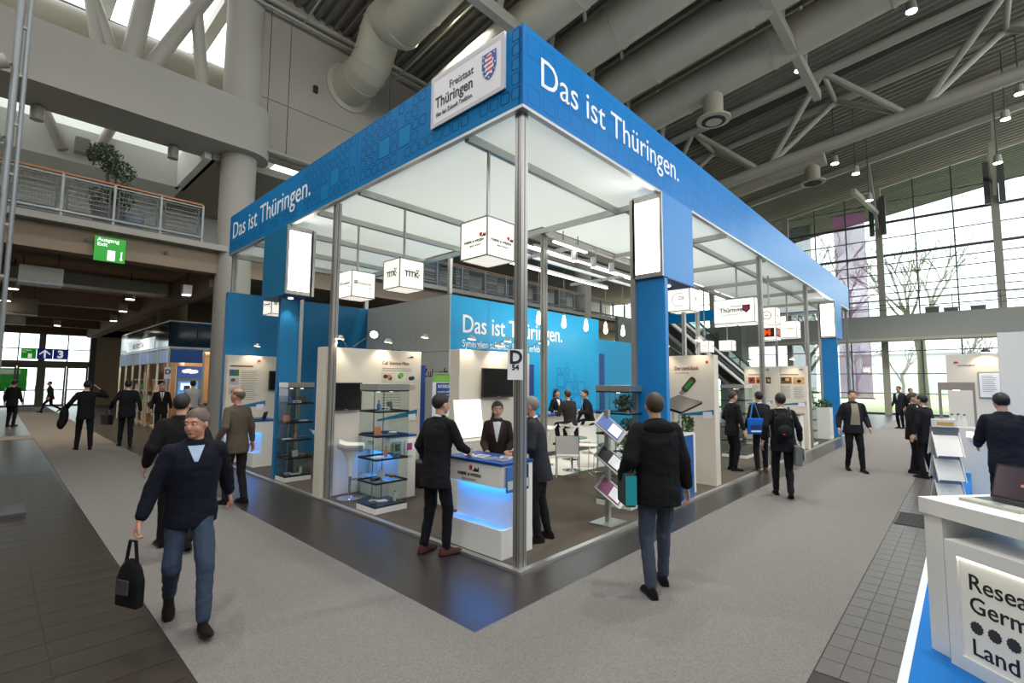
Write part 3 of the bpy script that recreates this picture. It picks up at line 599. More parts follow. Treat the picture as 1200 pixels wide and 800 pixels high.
# left face: local x runs from the far end (y = LY) to the corner (y = 0)
FL = frame((0, LY, ZB), (0, -1, 0), (0, 0, 1))
FR = frame((0, 0, ZB), (1, 0, 0), (0, 0, 1))
H = ZT - ZB
rnd = random.Random(4)
for i, (y0, y1) in enumerate(((0, 3.47), (3.47, 5.47), (5.47, 7.58), (7.58, LY))):
    p = MB().box(0, .06, y0 + (.06 if i == 0 else .006), y1 - .006, ZB, ZT, blue).build('fascia_panel', cp)
    m = MB(); pitch = .168; cols = int((y1 - y0 - .1) / pitch); used = set()
    for cx in range(cols):
        for cy in range(5):
            if (cx, cy) in used: continue
            u = LY - y1 + .1 + pitch * (cx + .5); v = .09 + pitch * (cy + .5) - .02; yy = LY - u
            if .18 < yy < 1.65 and v > .17: continue
            if i == 3 and v > .2 or (i == 2 and yy > 5.4 and v > .35): continue
            big = rnd.random() < .09 and cx < cols - 1 and cy < 4 and not (0 < yy < 2)
            if big:
                used |= {(cx + 1, cy), (cx, cy + 1), (cx + 1, cy + 1)}; ring(m, u + pitch / 2, v + pitch / 2, .3, .3, .03, .012, FL, blue_line)
                patch(m, u - .05, v - .05, u + .218, v + .218, FL, M('fascia_tint', (0, 130, 190), .5, spec=.1), .001)
            elif rnd.random() < .93: ring(m, u, v, .138, .14, .03, .011 if rnd.random() < .7 else .014, FL, blue_line)
    if m.v: tag(m.build('outline_ornament', p), kind='stuff')
    if i == 3:
        text('lettering', 'Das ist Thüringen.', .56, txt_w, FL @ Matrix.Translation((.2, .33, .003)), p, sx=1.0)
    if i == 0:
        sg = MB().box(-.03, 0, .25, 1.56, ZB + .27, ZT + .02, white_s).build('crest_sign', p)
        FS = frame((-.031, 1.56, ZB + .27), (0, -1, 0), (0, 0, 1))
        patch_m = MB(); ring(patch_m, .655, .3175, 1.31, .665, .002, .05, FS, M('sign_border', (206, 202, 206), .5), .001); patch_m.build('border', p)
        text('lettering', 'Freistaat', .135, txt_k, FS @ Matrix.Translation((.36, .395, .001)), p, bold=.0005, sx=.95)
        text('lettering', 'Thüringen', .2, txt_k, FS @ Matrix.Translation((.09, .225, .001)), p, bold=.003, sx=.86)
        text('lettering', 'Hier hat Zukunft Tradition.', .085, txt_k, FS @ Matrix.Translation((.1, .105, .001)), p, sx=.74)
        cr = MB(); sh = [(-.115, .3), (.115, .3), (.115, .12), (.09, .05), (.045, 0), (0, -.025), (-.045, 0), (-.09, .05), (-.115, .12)]
        FC = FS @ Matrix.Translation((1.07, .22, .001)); cr.prism(sh, M('crest_blue', (22, 84, 168), .45), FC, .004)
        lion = [(-.03, .27), (.03, .285), (.06, .25), (.045, .215), (.08, .2), (.06, .16), (.085, .11), (.05, .09), (.06, .03), (.01, .045), (-.05, .02), (-.03, .075), (-.07, .09), (-.045, .13), (-.085, .16), (-.04, .185), (-.07, .225)]
        cr.prism(lion, M('crest_white', (240, 238, 238), .5), FC @ Matrix.Translation((0, 0, .004)), .002)
        for k in range(4): cr.prism([(-.05 + .01 * (k % 2), .065 + .055 * k), (.055, .075 + .055 * k), (.06, .098 + .055 * k), (-.045, .09 + .055 * k)], red_m, FC @ Matrix.Translation((0, 0, .006)), .002)
        for sx_, sy_ in ((-.09, .27), (.09, .27), (-.095, .21), (.1, .15), (-.095, .1), (.09, .07), (-.06, .04), (0, .0)):
            cr.prism([(sx_ + .014 * math.cos(a) * (1 if q % 2 else .5), sy_ + .014 * math.sin(a) * (1 if q % 2 else .5)) for q, a in enumerate([2 * PI * q / 10 for q in range(10)])], MATS['crest_white'], FC @ Matrix.Translation((0, 0, .004)), .002)
        cr.build('crest', p)
for k in range(8):
    x0, x1 = (2.5 * k, min(2.5 * k + 2.5, LX)) if k else (.012, 2.5)
    p = MB().box(x0 + (.001 if k else 0), x1 - .001, 0, .06, ZB, ZT, blue_r).build('fascia_panel', cp)
    m = MB()
    if k < 3:
        for a in range(9):
            for b in range(3):
                if rnd.random() < .8: ring(m, x0 + .17 + .27 * a, .17 + .27 * b + rnd.uniform(-.02, .02), .22, .24 if rnd.random() < .8 else .2, .03, .008, FR, blue_line2)
        tag(m.build('outline_ornament', p), kind='stuff')
    if k == 0: text('lettering', 'Das ist Thüringen.', .49, txt_w, FR @ Matrix.Translation((.27, .34, .003)), p, sx=1.0)
MB().box(-.002, .012, -.002, .012, ZB, ZT, blue_line2).build('corner_edge', cp)
MB().box(0, .07, 0, LY, ZB - .035, ZB, alu).build('lower_rail', cp); MB().box(.07, LX, 0, .07, ZB - .035, ZB, alu).build('lower_rail', cp)
for a in ((3.55, 3.61, 2.65, LY), (.06, LX, LY - .06, LY), (LX - .06, LX, 0, LY)): 
    MB().box(*a, ZB, ZT - .4, blue if a[0] > 1 or a[2] > 9 else blue).build('back_fascia', cp) if a[0] == LX - .06 else None
def rail(x0, y0, x1, y1, z=4.86):
    m = MB().bar((x0, y0, z), (x1, y1, z), .075, .1, alu); m.bar((x0, y0, z - .051), (x1, y1, z - .051), .02, .004, alu_d); m.build('ceiling_rail', cp)
yb_ = [.07, .97, 3.5, 4.9, 6.4, 7.9, LY - .02]; xb_ = [3.55, 6.2, 8.85, 11.5, 14.2, 16.9, LX - .05]
for y in yb_[1:]: rail(.07, y, 3.55, y)
rail(3.55, .97, 3.55, LY); rail(3.55, .07, 3.55, .97)
for x in xb_[1:]: rail(x, .07, x, 2.65)
rail(3.55, 2.65, LX, 2.65); rail(3.55, .8, LX, .8)
for y0, y1 in zip(yb_[:-1], yb_[1:]): MB().box(.07, 3.55, y0 + .004, y1 - .004, 4.955, 4.975, canopy_m).build('ceiling_panel', cp)
for x0, x1 in zip(xb_[:-1], xb_[1:]): MB().box(x0 + .004, x1 - .004, .07, 2.65, 4.955, 4.975, canopy_m).build('ceiling_panel', cp)
MB().box(.08, 3.6, .06, .064, ZB, 4.955, canopy_m).build('inner_lining', cp)

# ------------------------------------------------------------------ lit pillars
def pillar(label, x, y, along):
    """along 'y': lit face looks to -y and the head runs back in y; along 'x': lit face looks to -x"""
    t = thing('light_pillar', label, 'pillar', (x, y, .03))
    mx = Matrix.Identity(4) if along == 'y' else Matrix(((0, 1, 0, 0), (1, 0, 0, 0), (0, 0, 1, 0), (0, 0, 0, 1)))
    def b(nm, a, mat, par=t): return MB().box(*a, mat, mx).build(nm, par)
    pb = blue_wall if along == 'y' else M('pillar_blue', (20, 132, 204), .4, noise=.03, scale=20)
    if along == 'y': b('column_panel', (.13, .5, .5, .6, 0, 3.5), pb); b('profile', (.5, .57, .48, .58, 0, 3.5), alu); b('profile', (.47, .55, 0, .1, 3.5, 4.8), alu)
    else: b('column_panel', (0, .5, .06, .16, 0, 3.5), pb); b('profile', (.47, .55, 0, .1, 0, 4.8), alu)
    h = b('head_box', (0, .5, .03, 1.15, 3.5, 4.82), pb if along == 'x' else M('pillar_teal', (0, 108, 150), .5, spec=.2))
    b('light_panel', (.045, .455, .012, .028, 3.57, 4.72), glow_w)
    for a in ((0, .045, 3.5, 4.82), (.455, .5, 3.5, 4.82)): b('panel_frame', (a[0], a[1], 0, .03, a[2], a[3]), alu)
    for a in ((.045, .455, 3.5, 3.57), (.045, .455, 4.72, 4.82)): b('panel_frame', (a[0], a[1], 0, .03, a[2], a[3]), alu)
    b('soffit', (0, .5, .03, 1.15, 3.48, 3.5), M('pillar_soffit', (40, 78, 120), .5))
    for q in (.35, .7):
        c = mx @ Vector((.25, q, 3.475)); MB().cyl(c, c - Vector((0, 0, .012)), .045, bulb_m, 14).build('downlight', t)
        spot('pillar_spot', c - Vector((0, 0, .03)), c - Vector((0, 0, 3)), 14, (1, .92, .8), 75, .5, .03, t)
    return t
pillar('blue lit pillar on the aisle side facing the glass doors', -.03, 5.93, 'y')
pillar('blue lit pillar beside the jacketed visitor at the showcase', 3.17, -.03, 'x')
pillar('blue lit pillar at the far end of the booth by the planter', 16.7, -.03, 'x')

# ------------------------------------------------------------------ hanging light cubes
def cube(label, x, y, z, sx, sy, sz, draw, top=4.82, on_post=False, rod=True):
    t = thing('light_cube', label, 'hanging lamp', (x, y, z), 0, 'lit advertising cubes')
    MB().box(-sx / 2, sx / 2, -sy / 2, sy / 2, 0, sz, glow_c).build('lit_box', t)
    e = .007; m = MB()
    for a in (-1, 1):
        for b in (-1, 1):
            m.box(a * sx / 2 - e, a * sx / 2 + e, b * sy / 2 - e, b * sy / 2 + e, 0, sz, alu_d)
            for zz in (0, sz): m.bar((a * sx / 2, -sy / 2, zz), (a * sx / 2, sy / 2, zz), 2 * e, 2 * e, alu_d) if b == 1 else m.bar((-sx / 2, a * sy / 2, zz), (sx / 2, a * sy / 2, zz), 2 * e, 2 * e, alu_d)
    m.build('edge_frame', t)
    if rod: MB().cyl((0, 0, sz), (0, 0, top - z), .022, alu, 8).build('rod', t)
    if on_post: MB().box(-.035, .035, -.035, .035, -z + .03, 0, alu).build('stand_post', t)
    for F_, w in ((frame((-sx / 2 - .002, sy / 2, 0), (0, -1, 0), (0, 0, 1)), sy), (frame((-sx / 2, -sy / 2 - .002, 0), (1, 0, 0), (0, 0, 1)), sx)):
        draw(t, F_, w, sz)
    return t
def logo_line(t, F_, w, h):
    text('lettering', 'FABRIK & WISSEN', w * .095, txt_k, F_ @ Matrix.Translation((w * .5, h * .4, 0)), t, 'CENTER', bold=.0006)
    text('lettering', 'digital solutions', w * .07, txt_g, F_ @ Matrix.Translation((w * .56, h * .3, 0)), t, 'CENTER')
    m = MB().prism([(w * .77 + w * .055 * math.cos(a), h * .57 + w * .055 * math.sin(a)) for a in [.6 + k * .35 for k in range(15)]], red_m, F_, .002)
    m.prism([(w * .8, h * .5), (w * .95, h * .5), (w * .95, h * .62), (w * .91, h * .55), (w * .87, h * .6), (w * .84, h * .54)], txt_k, F_, .002); m.build('emblem', t)
def logo_titk(t, F_, w, h):
    m = MB(); ring(m, w * .5, h * .5, w * .5, w * .5, w * .249, .003, F_, txt_g, .002); m.build('emblem_ring', t)
    text('lettering', 'TITK', w * .27, M('titk_green', (26, 62, 48), .5), F_ @ Matrix.Translation((w * .2, h * .41, .001)), t, bold=.004)
    m = MB()
    for a, b in ((.7, .66), (.78, .66), (.74, .58), (.8, .5), (.76, .42)): m.prism(rrect(w * a, h * b, w * .06, w * .06, .006, 2), green_m, F_, .002)
    m.build('emblem', t)
def logo_green(t, F_, w, h):
    text('lettering', 'Fraunhofer', w * .125, txt_k, F_ @ Matrix.Translation((w * .3, h * .5, 0)), t); text('lettering', 'IKTS', w * .07, txt_g, F_ @ Matrix.Translation((w * .75, h * .36, 0)), t)
    m = MB()
    for k in range(3): m.prism([(w * .1, h * (.48 + .05 * k)), (w * .26, h * (.5 + .05 * k)), (w * .26, h * (.535 + .05 * k)), (w * .1, h * (.515 + .05 * k))], green_m, F_, .002)
    m.build('emblem', t)
def logo_cis(t, F_, w, h):
    m = MB(); n = 18
    m.add([F_ @ Vector((w * .5 + r * math.cos(a), h * .5 + r * math.sin(a), .002)) for a in [.9 + 4.6 * k / n for k in range(n + 1)] for r in (w * .31, w * .29)], [(2 * k, 2 * k + 1, 2 * k + 3, 2 * k + 2) for k in range(n)], txt_g); m.build('emblem_ring', t)
    text('lettering', 'CiS', w * .2, txt_k, F_ @ Matrix.Translation((w * .48, h * .5, 0)), t)
def logo_th(t, F_, w, h):
    if w < .6: return
    text('lettering', 'Thüringen', w * .16, txt_k, F_ @ Matrix.Translation((w * .14, h * .46, 0)), t, bold=.003); text('lettering', 'Freistaat', w * .075, txt_k, F_ @ Matrix.Translation((w * .42, h * .66, 0)), t)
    text('lettering', 'Hier hat Zukunft Tradition.', w * .05, txt_g, F_ @ Matrix.Translation((w * .14, h * .33, 0)), t)
    m = MB(); cx = w * .8; m.prism([(cx - .09, h * .72), (cx + .09, h * .72), (cx + .09, h * .52), (cx, h * .38), (cx - .09, h * .52)], M('crest_navy', (34, 54, 104), .45), F_, .003)
    m.prism([(cx - .05, h * .66), (cx + .06, h * .66), (cx + .02, h * .58), (cx + .06, h * .5), (cx - .02, h * .46), (cx - .06, h * .52)], red_m, F_, .005); m.build('crest', t)
def logo_none(t, F_, w, h): text('lettering', 'imms', w * .16, green_m, F_ @ Matrix.Translation((w * .55, h * .5, 0)), t)
def logo_o(t, F_, w, h):
    m = MB(); ring(m, w * .5, h * .5, w * .55, w * .55, w * .27, .018, F_, txt_k, .002); m.build('emblem_ring', t); text('lettering', 'ifw', w * .2, txt_k, F_ @ Matrix.Translation((w * .36, h * .44, 0)), t)
def logo_m(t, F_, w, h):
    MB().prism(rrect(w * .5, h * .5, w * .8, h * .6, .01), M('logo_black', (24, 12, 10), .5), F_, .002).build('emblem_plate', t); text('lettering', 'M', w * .5, M('logo_orange', (232, 84, 30), .5, emit=.4), F_ @ Matrix.Translation((w * .3, h * .33, .003)), t, bold=.012)
cube('lit cube with red and black emblem hanging by the corner post', .44, .97, 3.4, .47, .47, .47, logo_line)
cube('lit cube lettered TITK with green dots', .93, 3.5, 3.42, .47, .47, .47, logo_titk)
cube('lit cube with a green striped emblem next to the TITK cube', .86, 4.9, 3.42, .47, .47, .47, logo_green)
cube('lit cube half hidden below the aisle-side pillar head', .62, 7.9, 3.35, .47, .47, .4, logo_green)
cube('lit cube lettered CiS standing on a slim post', 6.15, .95, 3.38, .47, .47, .47, logo_cis, on_post=True, rod=False)
cube('wide lit box lettered Thüringen with a shield', 9.15, .85, 3.4, .5, .98, .6, logo_th)
cube('lit cube with a black ring emblem near the far pillar', 10.6, .5, 3.5, .42, .42, .42, logo_o)
cube('lit cube with an orange letter M below the ring emblem cube', 10.6, .5, 3.05, .42, .42, .4, logo_m, top=3.5)
cube('lit box with a small green mark in front of the footbridge', 13.7, .8, 3.34, .5, .62, .52, logo_none)
cube('small lit cube above the card-stick panel lamps', 11.6, 2.65, 2.85, .42, .42, .35, logo_none)
cube('small lit cube beside the escalator balustrade', 13.6, 2.65, 3.0, .42, .42, .35, logo_none)

# ------------------------------------------------------------------ booth inner walls
struct(MB().box(-.02, 3.62, 9.2, 9.38, .03, 3.95, blue_wall).build('wall_blue'))
wb = bpy.data.objects['wall_blue']; m = MB(); Fw = frame((-.02, 9.2, 0), (1, 0, 0), (0, 0, 1))
for k in range(14): ring(m, .3 + .23 * k, 2.75 + .16 * ((k * 5) % 4), .17, .17, .03, .006, Fw, M('wall_line', (0, 92, 146), .5), .003)
tag(m.build('outline_ornament', wb), kind='stuff')
wc = struct(MB().box(3.62, 9.95, 5.5, 9.38, .03, 3.95, cyan_wall).build('wall_store'))
MB().box(3.6, 3.62, 5.5, 9.2, .03, 3.95, M('wall_white', (210, 208, 200), .6)).build('side_board', wc)
for z in (2.6, ): MB().box(3.594, 3.6, 5.5, 9.2, z, z + .012, alu_d).build('joint', wc)
Fb = frame((3.62, 5.498, 0), (1, 0, 0), (0, 0, 1))
text('lettering', 'Das ist Thüringen.', .63, txt_w, Fb @ Matrix.Translation((.35, 3.08, 0)), wc, bold=.004, sx=.86)
text('lettering', 'Synergien schaffen. Erfolge erleben.', .26, txt_w, Fb @ Matrix.Translation((.37, 2.73, 0)), wc, sx=.86)
text('lettering', 'Hier hat Tradition Zukunft.', .3, txt_k, frame((3.595, 9.2, 0), (0, -1, 0), (0, 0, 1)) @ Matrix.Translation((.4, 2.0, 0)), wc)
M('wall_line_b', (0, 92, 150), .5); m = MB(); rb = random.Random(9); occ = set()
for cx in range(9):
    for cy in range(8):
        if (cx, cy) in occ: continue
        top = (3, 7, 7, 8, 6, 6, 5, 5, 4)[cx]
        if cy > top - 1: continue
        if (cx, cy) in ((1, 4), (3, 3), (6, 3), (0, 2), (5, 1)):
            occ |= {(cx + 1, cy), (cx, cy + 1), (cx + 1, cy + 1)}; ring(m, 3.95 + .21 * cx + .1, 1.02 + .2 * cy + .1, .37, .36, .04, .016, Fb, M('wall_line_b', (0, 92, 150), .5), .003)
        elif rb.random() < .85: ring(m, 3.95 + .21 * cx, 1.02 + .2 * cy, .16, .17, .035, .012, Fb, MATS['wall_line_b'], .003)
tag(m.build('outline_ornament', wc), kind='stuff')
wd = struct(MB().box(9.95, 14.5, 6.2, 6.4, .03, 3.42, cyan_wall).build('wall_cyan_low'))
MB().box(10.9, 11.3, 6.14, 6.2, .03, 2.9, navy).build('navy_strip', wd)
# light rails, track spots and pendant bulbs over the lounge
for i, (x0, y0, x1, y1, lb) in enumerate(((3.65, 2.95, 8.7, 2.95, 'longest'), (4.1, 4.2, 8.4, 4.2, 'above the bar'), (3.6, 2.4, 4.7, 2.4, 'short, beside the inner post'))):
    t = thing('light_rail', 'bright fluorescent light rail over the lounge, ' + lb, 'lamp'); MB().bar((x0, y0, 4.66), (x1, y1, 4.66), .07, .06, alu).build('channel', t); MB().bar((x0, y0, 4.62), (x1, y1, 4.62), .055, .03, glow_w).build('tube', t)
    for x in (x0 + .3, x1 - .3): MB().cyl((x, y0, 4.69), (x, y0, 4.9), .01, alu_d, 6).build('hanger', t)
for i, (a, b) in enumerate((((3.55, 4.2), (9.95, 4.2)), ((5.0, 2.65), (5.0, 5.5)), ((8.4, 2.65), (8.4, 5.5)))):
    tag(MB().bar((*a, 4.9), (*b, 4.9), .06, .08, alu).build('frame_bar'), ('long' if i == 0 else ('nearer cross' if i == 1 else 'farther cross')) + ' metal frame bar over the lounge', 'bar')
for i, (x, y) in enumerate(((4.4, 2.5), (5.15, 2.52), (5.85, 2.5))):
    t = thing('track_spot', 'white track spotlight below the canopy edge', 'lamp', (x, y, 4.4), 0, 'track spotlights under the canopy edge')
    MB().cyl((0, 0, 0), (0, 0, .22), .06, white_l, 14).build('housing', t, smooth=True); MB().cyl((0, 0, -.008), (0, 0, 0), .052, bulb_m, 14).build('lens', t); MB().box(-.012, .012, -.075, -.06, .05, .42, alu).box(-.012, .012, -.075, .02, .4, .42, alu).build('bracket', t)
    spot('track_light', (0, 0, -.03), (.3, 1.2, -4), 60, (1, .92, .8), 70, .6, .05, t)
for i, (x, y) in enumerate(((5.6, 4.45), (6.65, 4.45), (7.68, 4.45), (8.7, 4.45), (9.7, 4.45))):
    t = thing('pendant_bulb', 'glowing drop-shaped pendant bulb hanging over the bar', 'lamp', (x, y, 3.33), 0, 'pendant bulbs over the bar')
    MB().lathe([(.02, 0), (.055, .03), (.065, .09), (.05, .19), (.035, .29), (.025, .33)], (0, 0, 0), bulb_m, 14).build('shade', t, smooth=True); MB().cyl((0, 0, .33), (0, 0, 1.55), .006, alu_d, 6).build('cable', t); MB().cyl((0, 0, .33), (0, 0, .38), .03, alu, 10).build('cap', t)
    point('pendant_glow', (0, 0, -.1), 12, (1, .88, .7), .08, t)

# ------------------------------------------------------------------ furniture builders
def lines(name, parent, F_, x0, x1, y0, y1, n, mat=txt_g, h=.012, seed=1):
    r = random.Random(seed); m = MB()
    for k in range(n):
        y = y1 - (y1 - y0) * (k + .5) / n; patch(m, x0, y - h / 2, x0 + (x1 - x0) * r.uniform(.7, 1), y + h / 2, F_, mat, .002)
    return tag(m.build(name, parent), kind='stuff')
def picture(parent, F_, x0, y0, x1, y1, base, blobs):
    p = MB().prism([(x0, y0), (x1, y0), (x1, y1), (x0, y1)], M('pic_%d_%d_%d' % base, base, .5), F_, .003).build('picture', parent); r = random.Random(hash(base) % 99)
    for c in blobs:
        cx, cy = r.uniform(x0 + .25 * (x1 - x0), x1 - .25 * (x1 - x0)), r.uniform(y0 + .3 * (y1 - y0), y1 - .3 * (y1 - y0)); a = (x1 - x0) * .2; b = (y1 - y0) * .24
        MB().prism([(cx + a * math.cos(t), cy + b * math.sin(t)) for t in [k * PI / 6 for k in range(12)]], M('pic_%d_%d_%d' % c, c, .5), F_ @ Matrix.Translation((0, 0, .003 + .0004 * r.random())), .001).build('picture_motif', p)
teal = M('swoosh_teal', (0, 120, 168), .5)
def swoosh(parent, F_, x0, x1, y0, y1):
    MB().prism([(x0, y0), (x1, y0 + (y1 - y0) * .35), (x1, y1), (x0 + .02, y0 + .03)], teal, F_, .003).build('swoosh', parent)
    t = MB().prism([(x1 - .2, y0 - .03), (x1 - .03, y0 - .02), (x1 - .03, y0 + .1), (x1 - .2, y0 + .09)], white_s, F_, .005).build('logo_tag', parent)
def panel(label, x0, x1, y0, y1, h):
    t = thing('partition_wall', label, 'partition', (x0, y0, .03)); MB().box(0, x1 - x0, 0, y1 - y0, 0, h - .03, white_p).build('board', t)
    MB().box(0, x1 - x0, 0, y1 - y0, h - .03, h - .022, white_l).build('top_cap', t); return t
def arm_lamp(label, b, h, power=13, tilt=(-.1, .12, -1)):
    t = thing('arm_lamp', label, 'lamp', b, 0, 'arm lamps clamped to the partitions'); d = Vector(h) - Vector(b)
    MB().box(-.03, .03, -.04, .04, 0, .03, steel_d).build('clamp', t); MB().tube([(0, 0, .03), d * .5 + Vector((0, 0, .03)), d + Vector((0, 0, .02))], .008, alu_d, 6).build('arm', t)
    td = Vector(tilt).normalized()
    MB().cyl(d + td * -.035, d + td * .03, .04, alu, 12, .075).build('lamp_head', t, smooth=True); MB().cyl(d + td * .03, d + td * .036, .066, bulb_m, 12).build('lamp_glow', t)
    spot('arm_spot', d + td * .06, d + td * 3, power, (1, .86, .64), 110, .7, .04, t)
def monitor(label, F_, w, h, parent_cat='screen'):
    t = thing('wall_screen', label, 'screen'); MB().prism([(0, 0), (w, 0), (w, h), (0, h)], black_m, F_, .05).build('case', t)
    MB().prism([(.02, .03), (w - .02, .03), (w - .02, h - .02), (.02, h - .02)], screen_m, F_ @ Matrix.Translation((0, 0, .05)), .003).build('display', t)
    MB().prism([(w * .45, .008), (w * .55, .008), (w * .55, .018), (w * .45, .018)], alu, F_ @ Matrix.Translation((0, 0, .05)), .003).build('badge', t)
    MB().prism([(w * .35, h * .3), (w * .65, h * .3), (w * .65, h * .7), (w * .35, h * .7)], steel_d, F_ @ Matrix.Translation((0, 0, -.04)), .04).build('wall_bracket', t); return t
def showcase(label, x, y, w, d, z=1.86, shelves=(.44, .77, 1.1, 1.45), x_items=True):
    t = thing('showcase', label, 'showcase', (x, y, .03)); g = z - .12
    MB().box(0, w, 0, d, 0, .08, white_l).build('base', t); MB().box(.005, w - .005, .005, d - .005, .08, .1, black_m).build('base_trim', t)
    MB().box(0, w, 0, d, g, z - .03, alu).build('lid', t); MB().box(.005, w - .005, .005, d - .005, g - .02, g, black_m).build('lid_trim', t)
    for s in shelves:
        MB().box(.012, w - .012, .012, d - .012, s - .03, s - .012, glass_c).build('shelf', t)
        m = MB()
        for a in ((0, w, 0, .012), (0, w, d - .012, d), (0, .012, .012, d - .012), (w - .012, w, .012, d - .012)): m.box(*a, s - .034, s - .008, black_m)
        m.build('shelf_trim', t)
    for a in ((.004, w - .004, .002, .008), (.004, w - .004, d - .008, d - .002), (.002, .008, .008, d - .008), (w - .008, w - .002, .008, d - .008)): MB().box(*a, .1, g - .02, glass_c).build('glass_side', t)
    for px_ in (.35, .65): MB().cyl((w * px_, d * .8, .1), (w * px_, d * .8, g - .02), .008, chrome, 6).build('rod', t)
    for px_ in (.3, .7): MB().cyl((w * px_, d * .5, g - .028), (w * px_, d * .5, g - .02), .03, bulb_m, 10).build('lid_lamp', t)
    return t
def item(kind, label, cat, loc, rz=0, s=1, mat=None, group=None):
    t = thing(kind, label, cat, loc, rz, group); mt = mat or white_l
    if kind == 'sample_bowl': MB().lathe([(.03 * s, 0), (.07 * s, .04 * s), (.075 * s, .05 * s), (.065 * s, .045 * s), (.02, .012)], (0, 0, 0), mt, 14).build('bowl', t, smooth=True); MB().ell((0, 0, .035 * s), .05 * s, .05 * s, .02 * s, M('sample_brown', (150, 100, 60), .7)).build('contents', t)
    if kind == 'leaflet_stack':
        for k in range(3): MB().box(-.1 * s, .1 * s, -.07 * s, .07 * s, .004 * k, .004 * k + .0035, (white_s, mt, white_s)[k], Matrix.Rotation(.15 * k - .1, 4, 'Z')).build('leaflet', t)
    if kind == 'bottle_sample': MB().lathe([(.03 * s, 0), (.032 * s, .1 * s), (.012 * s, .13 * s), (.012 * s, .16 * s)], (0, 0, 0), mt, 12).build('bottle', t, smooth=True); MB().cyl((0, 0, .16 * s), (0, 0, .175 * s), .014 * s, black_m, 10).build('cap', t)
    if kind == 'device_sample': MB().box(-.08 * s, .08 * s, -.05 * s, .05 * s, 0, .05 * s, mt).build('case', t); MB().cyl((.03 * s, -.051 * s, .025 * s), (.03 * s, -.056 * s, .025 * s), .014 * s, black_m, 10).build('dial', t); MB().box(-.06 * s, -.01 * s, -.053 * s, -.05 * s, .012 * s, .04 * s, screen_m).build('display', t)
    if kind == 'sample_card': MB().box(-.08 * s, .08 * s, -.004, .004, 0, .14 * s, mt, Matrix.Rotation(-.2, 4, 'X')).build('card', t); MB().box(-.05 * s, .05 * s, .01, .05 * s, 0, .01, white_s).build('foot', t)
    return t
def counter(label, x, y, w, d, h, blue_top=True):
    """front (lit recess) looks to -x; x,y is the front end corner; w along x, d along +y"""
    t = thing('info_counter', label, 'counter', (x, y, .03))
    MB().box(0, w, 0, d, 0, .3, white_l).build('plinth', t); MB().box(.17, w, 0, d, .3, .74, white_l).build('recess_body', t)
    MB().box(0, w, 0, d, .74, h - .06, white_l).build('upper_box', t); MB().box(-.01, w + .01, -.01, d + .01, h - .06, h - .03, navy if blue_top else black_m).build('top', t)
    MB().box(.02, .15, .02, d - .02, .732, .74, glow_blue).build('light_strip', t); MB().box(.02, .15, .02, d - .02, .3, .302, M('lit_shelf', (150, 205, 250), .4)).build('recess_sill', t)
    l = bpy.data.lights.new('recess_light', 'AREA'); l.energy = 2.4 * d; l.color = (.02, .28, 1); l.shape = 'RECTANGLE'; l.size = .1; l.size_y = d * .9
    o = bpy.data.objects.new('recess_light', l); COL.objects.link(o); o.parent = t; o.location = (.09, d / 2, .725)
    return t

# ------------------------------------------------------------------ panels on the aisle side
p1 = panel('white partition with Cell Solution Films poster by the front showcase', .02, 1.95, 4.35, 4.6, 2.45)
F1 = frame((.0, -.002, 0), (1, 0, 0), (0, 0, 1))
text('lettering', 'Cell Solution Films', .085, txt_b, F1 @ Matrix.Translation((1.08, 2.17, 0)), p1, bold=.001, sx=.9); lines('text_lines', p1, F1, 1.08, 1.72, 2.04, 2.12, 2, seed=2)
picture(p1, F1, 1.08, 1.86, 1.31, 2.02, (206, 196, 184), ((60, 42, 34), (64, 46, 40), (190, 120, 70))); picture(p1, F1, 1.35, 1.86, 1.58, 2.05, (216, 222, 200), ((86, 60, 44), (120, 170, 60), (76, 52, 40))); picture(p1, F1, 1.62, 1.86, 1.85, 2.02, (222, 216, 208), ((40, 34, 32), (50, 42, 36)))
lines('text_lines', p1, F1, 1.62, 1.84, 1.7, 1.8, 3, seed=3); swoosh(p1, F1, 1.0, 1.86, 1.16, 1.34); MB().prism([(1.6, 2.3), (1.72, 2.34), (1.7, 2.36), (1.76, 2.31)], txt_k, F1, .002).build('emblem', p1)
lines('text_lines', p1, F1, 1.08, 1.5, 1.4, 1.7, 6, seed=5)
monitor('black flat screen on the Cell Solution Films partition', frame((.1, 4.31, 1.41), (1, 0, 0), (0, 0, 1)), .56, .46)
for lb, b, h, *tl in (('outer left of four on the film partition', (.45, 4.42, 2.45), (.2, 4.2, 2.62)), ('bright starry one of four on the film partition', (.55, 4.42, 2.45), (.82, 4.18, 2.72), (-.55, -.6, -.5)), ('third of four on the film partition', (1.4, 4.42, 2.45), (1.12, 4.2, 2.62)), ('end one of four on the film partition', (1.5, 4.42, 2.45), (1.92, 4.2, 2.76))): arm_lamp('arm lamp, ' + lb, b, h, 13, *tl)
p0 = panel('poster partition standing against the blue wall at the booth end', -.02, 1.25, 9.0, 9.18, 2.46); F0 = frame((0, -.002, 0), (1, 0, 0), (0, 0, 1))
lines('text_lines', p0, F0, .06, .72, 2.17, 2.21, 1, txt_b, .03); picture(p0, F0, .05, 1.96, .25, 2.11, (60, 110, 90), ((40, 80, 160),)); picture(p0, F0, .05, 1.76, .25, 1.92, (190, 186, 184), ((60, 50, 50), (120, 60, 50))); picture(p0, F0, .05, 1.54, .25, 1.7, (196, 184, 170), ((50, 60, 50), (150, 70, 50)))
lines('text_lines', p0, F0, .3, .72, 1.4, 2.1, 16, seed=7); swoosh(p0, F0, .02, .86, 1.2, 1.38); MB().prism([(.62, 2.29), (.7, 2.3), (.71, 2.34), (.66, 2.36)], red_m, F0, .002).build('emblem', p0)
monitor('black flat screen on the poster partition behind the glass tower', frame((.88, 8.96, 1.66), (1, 0, 0), (0, 0, 1)), .33, .46)
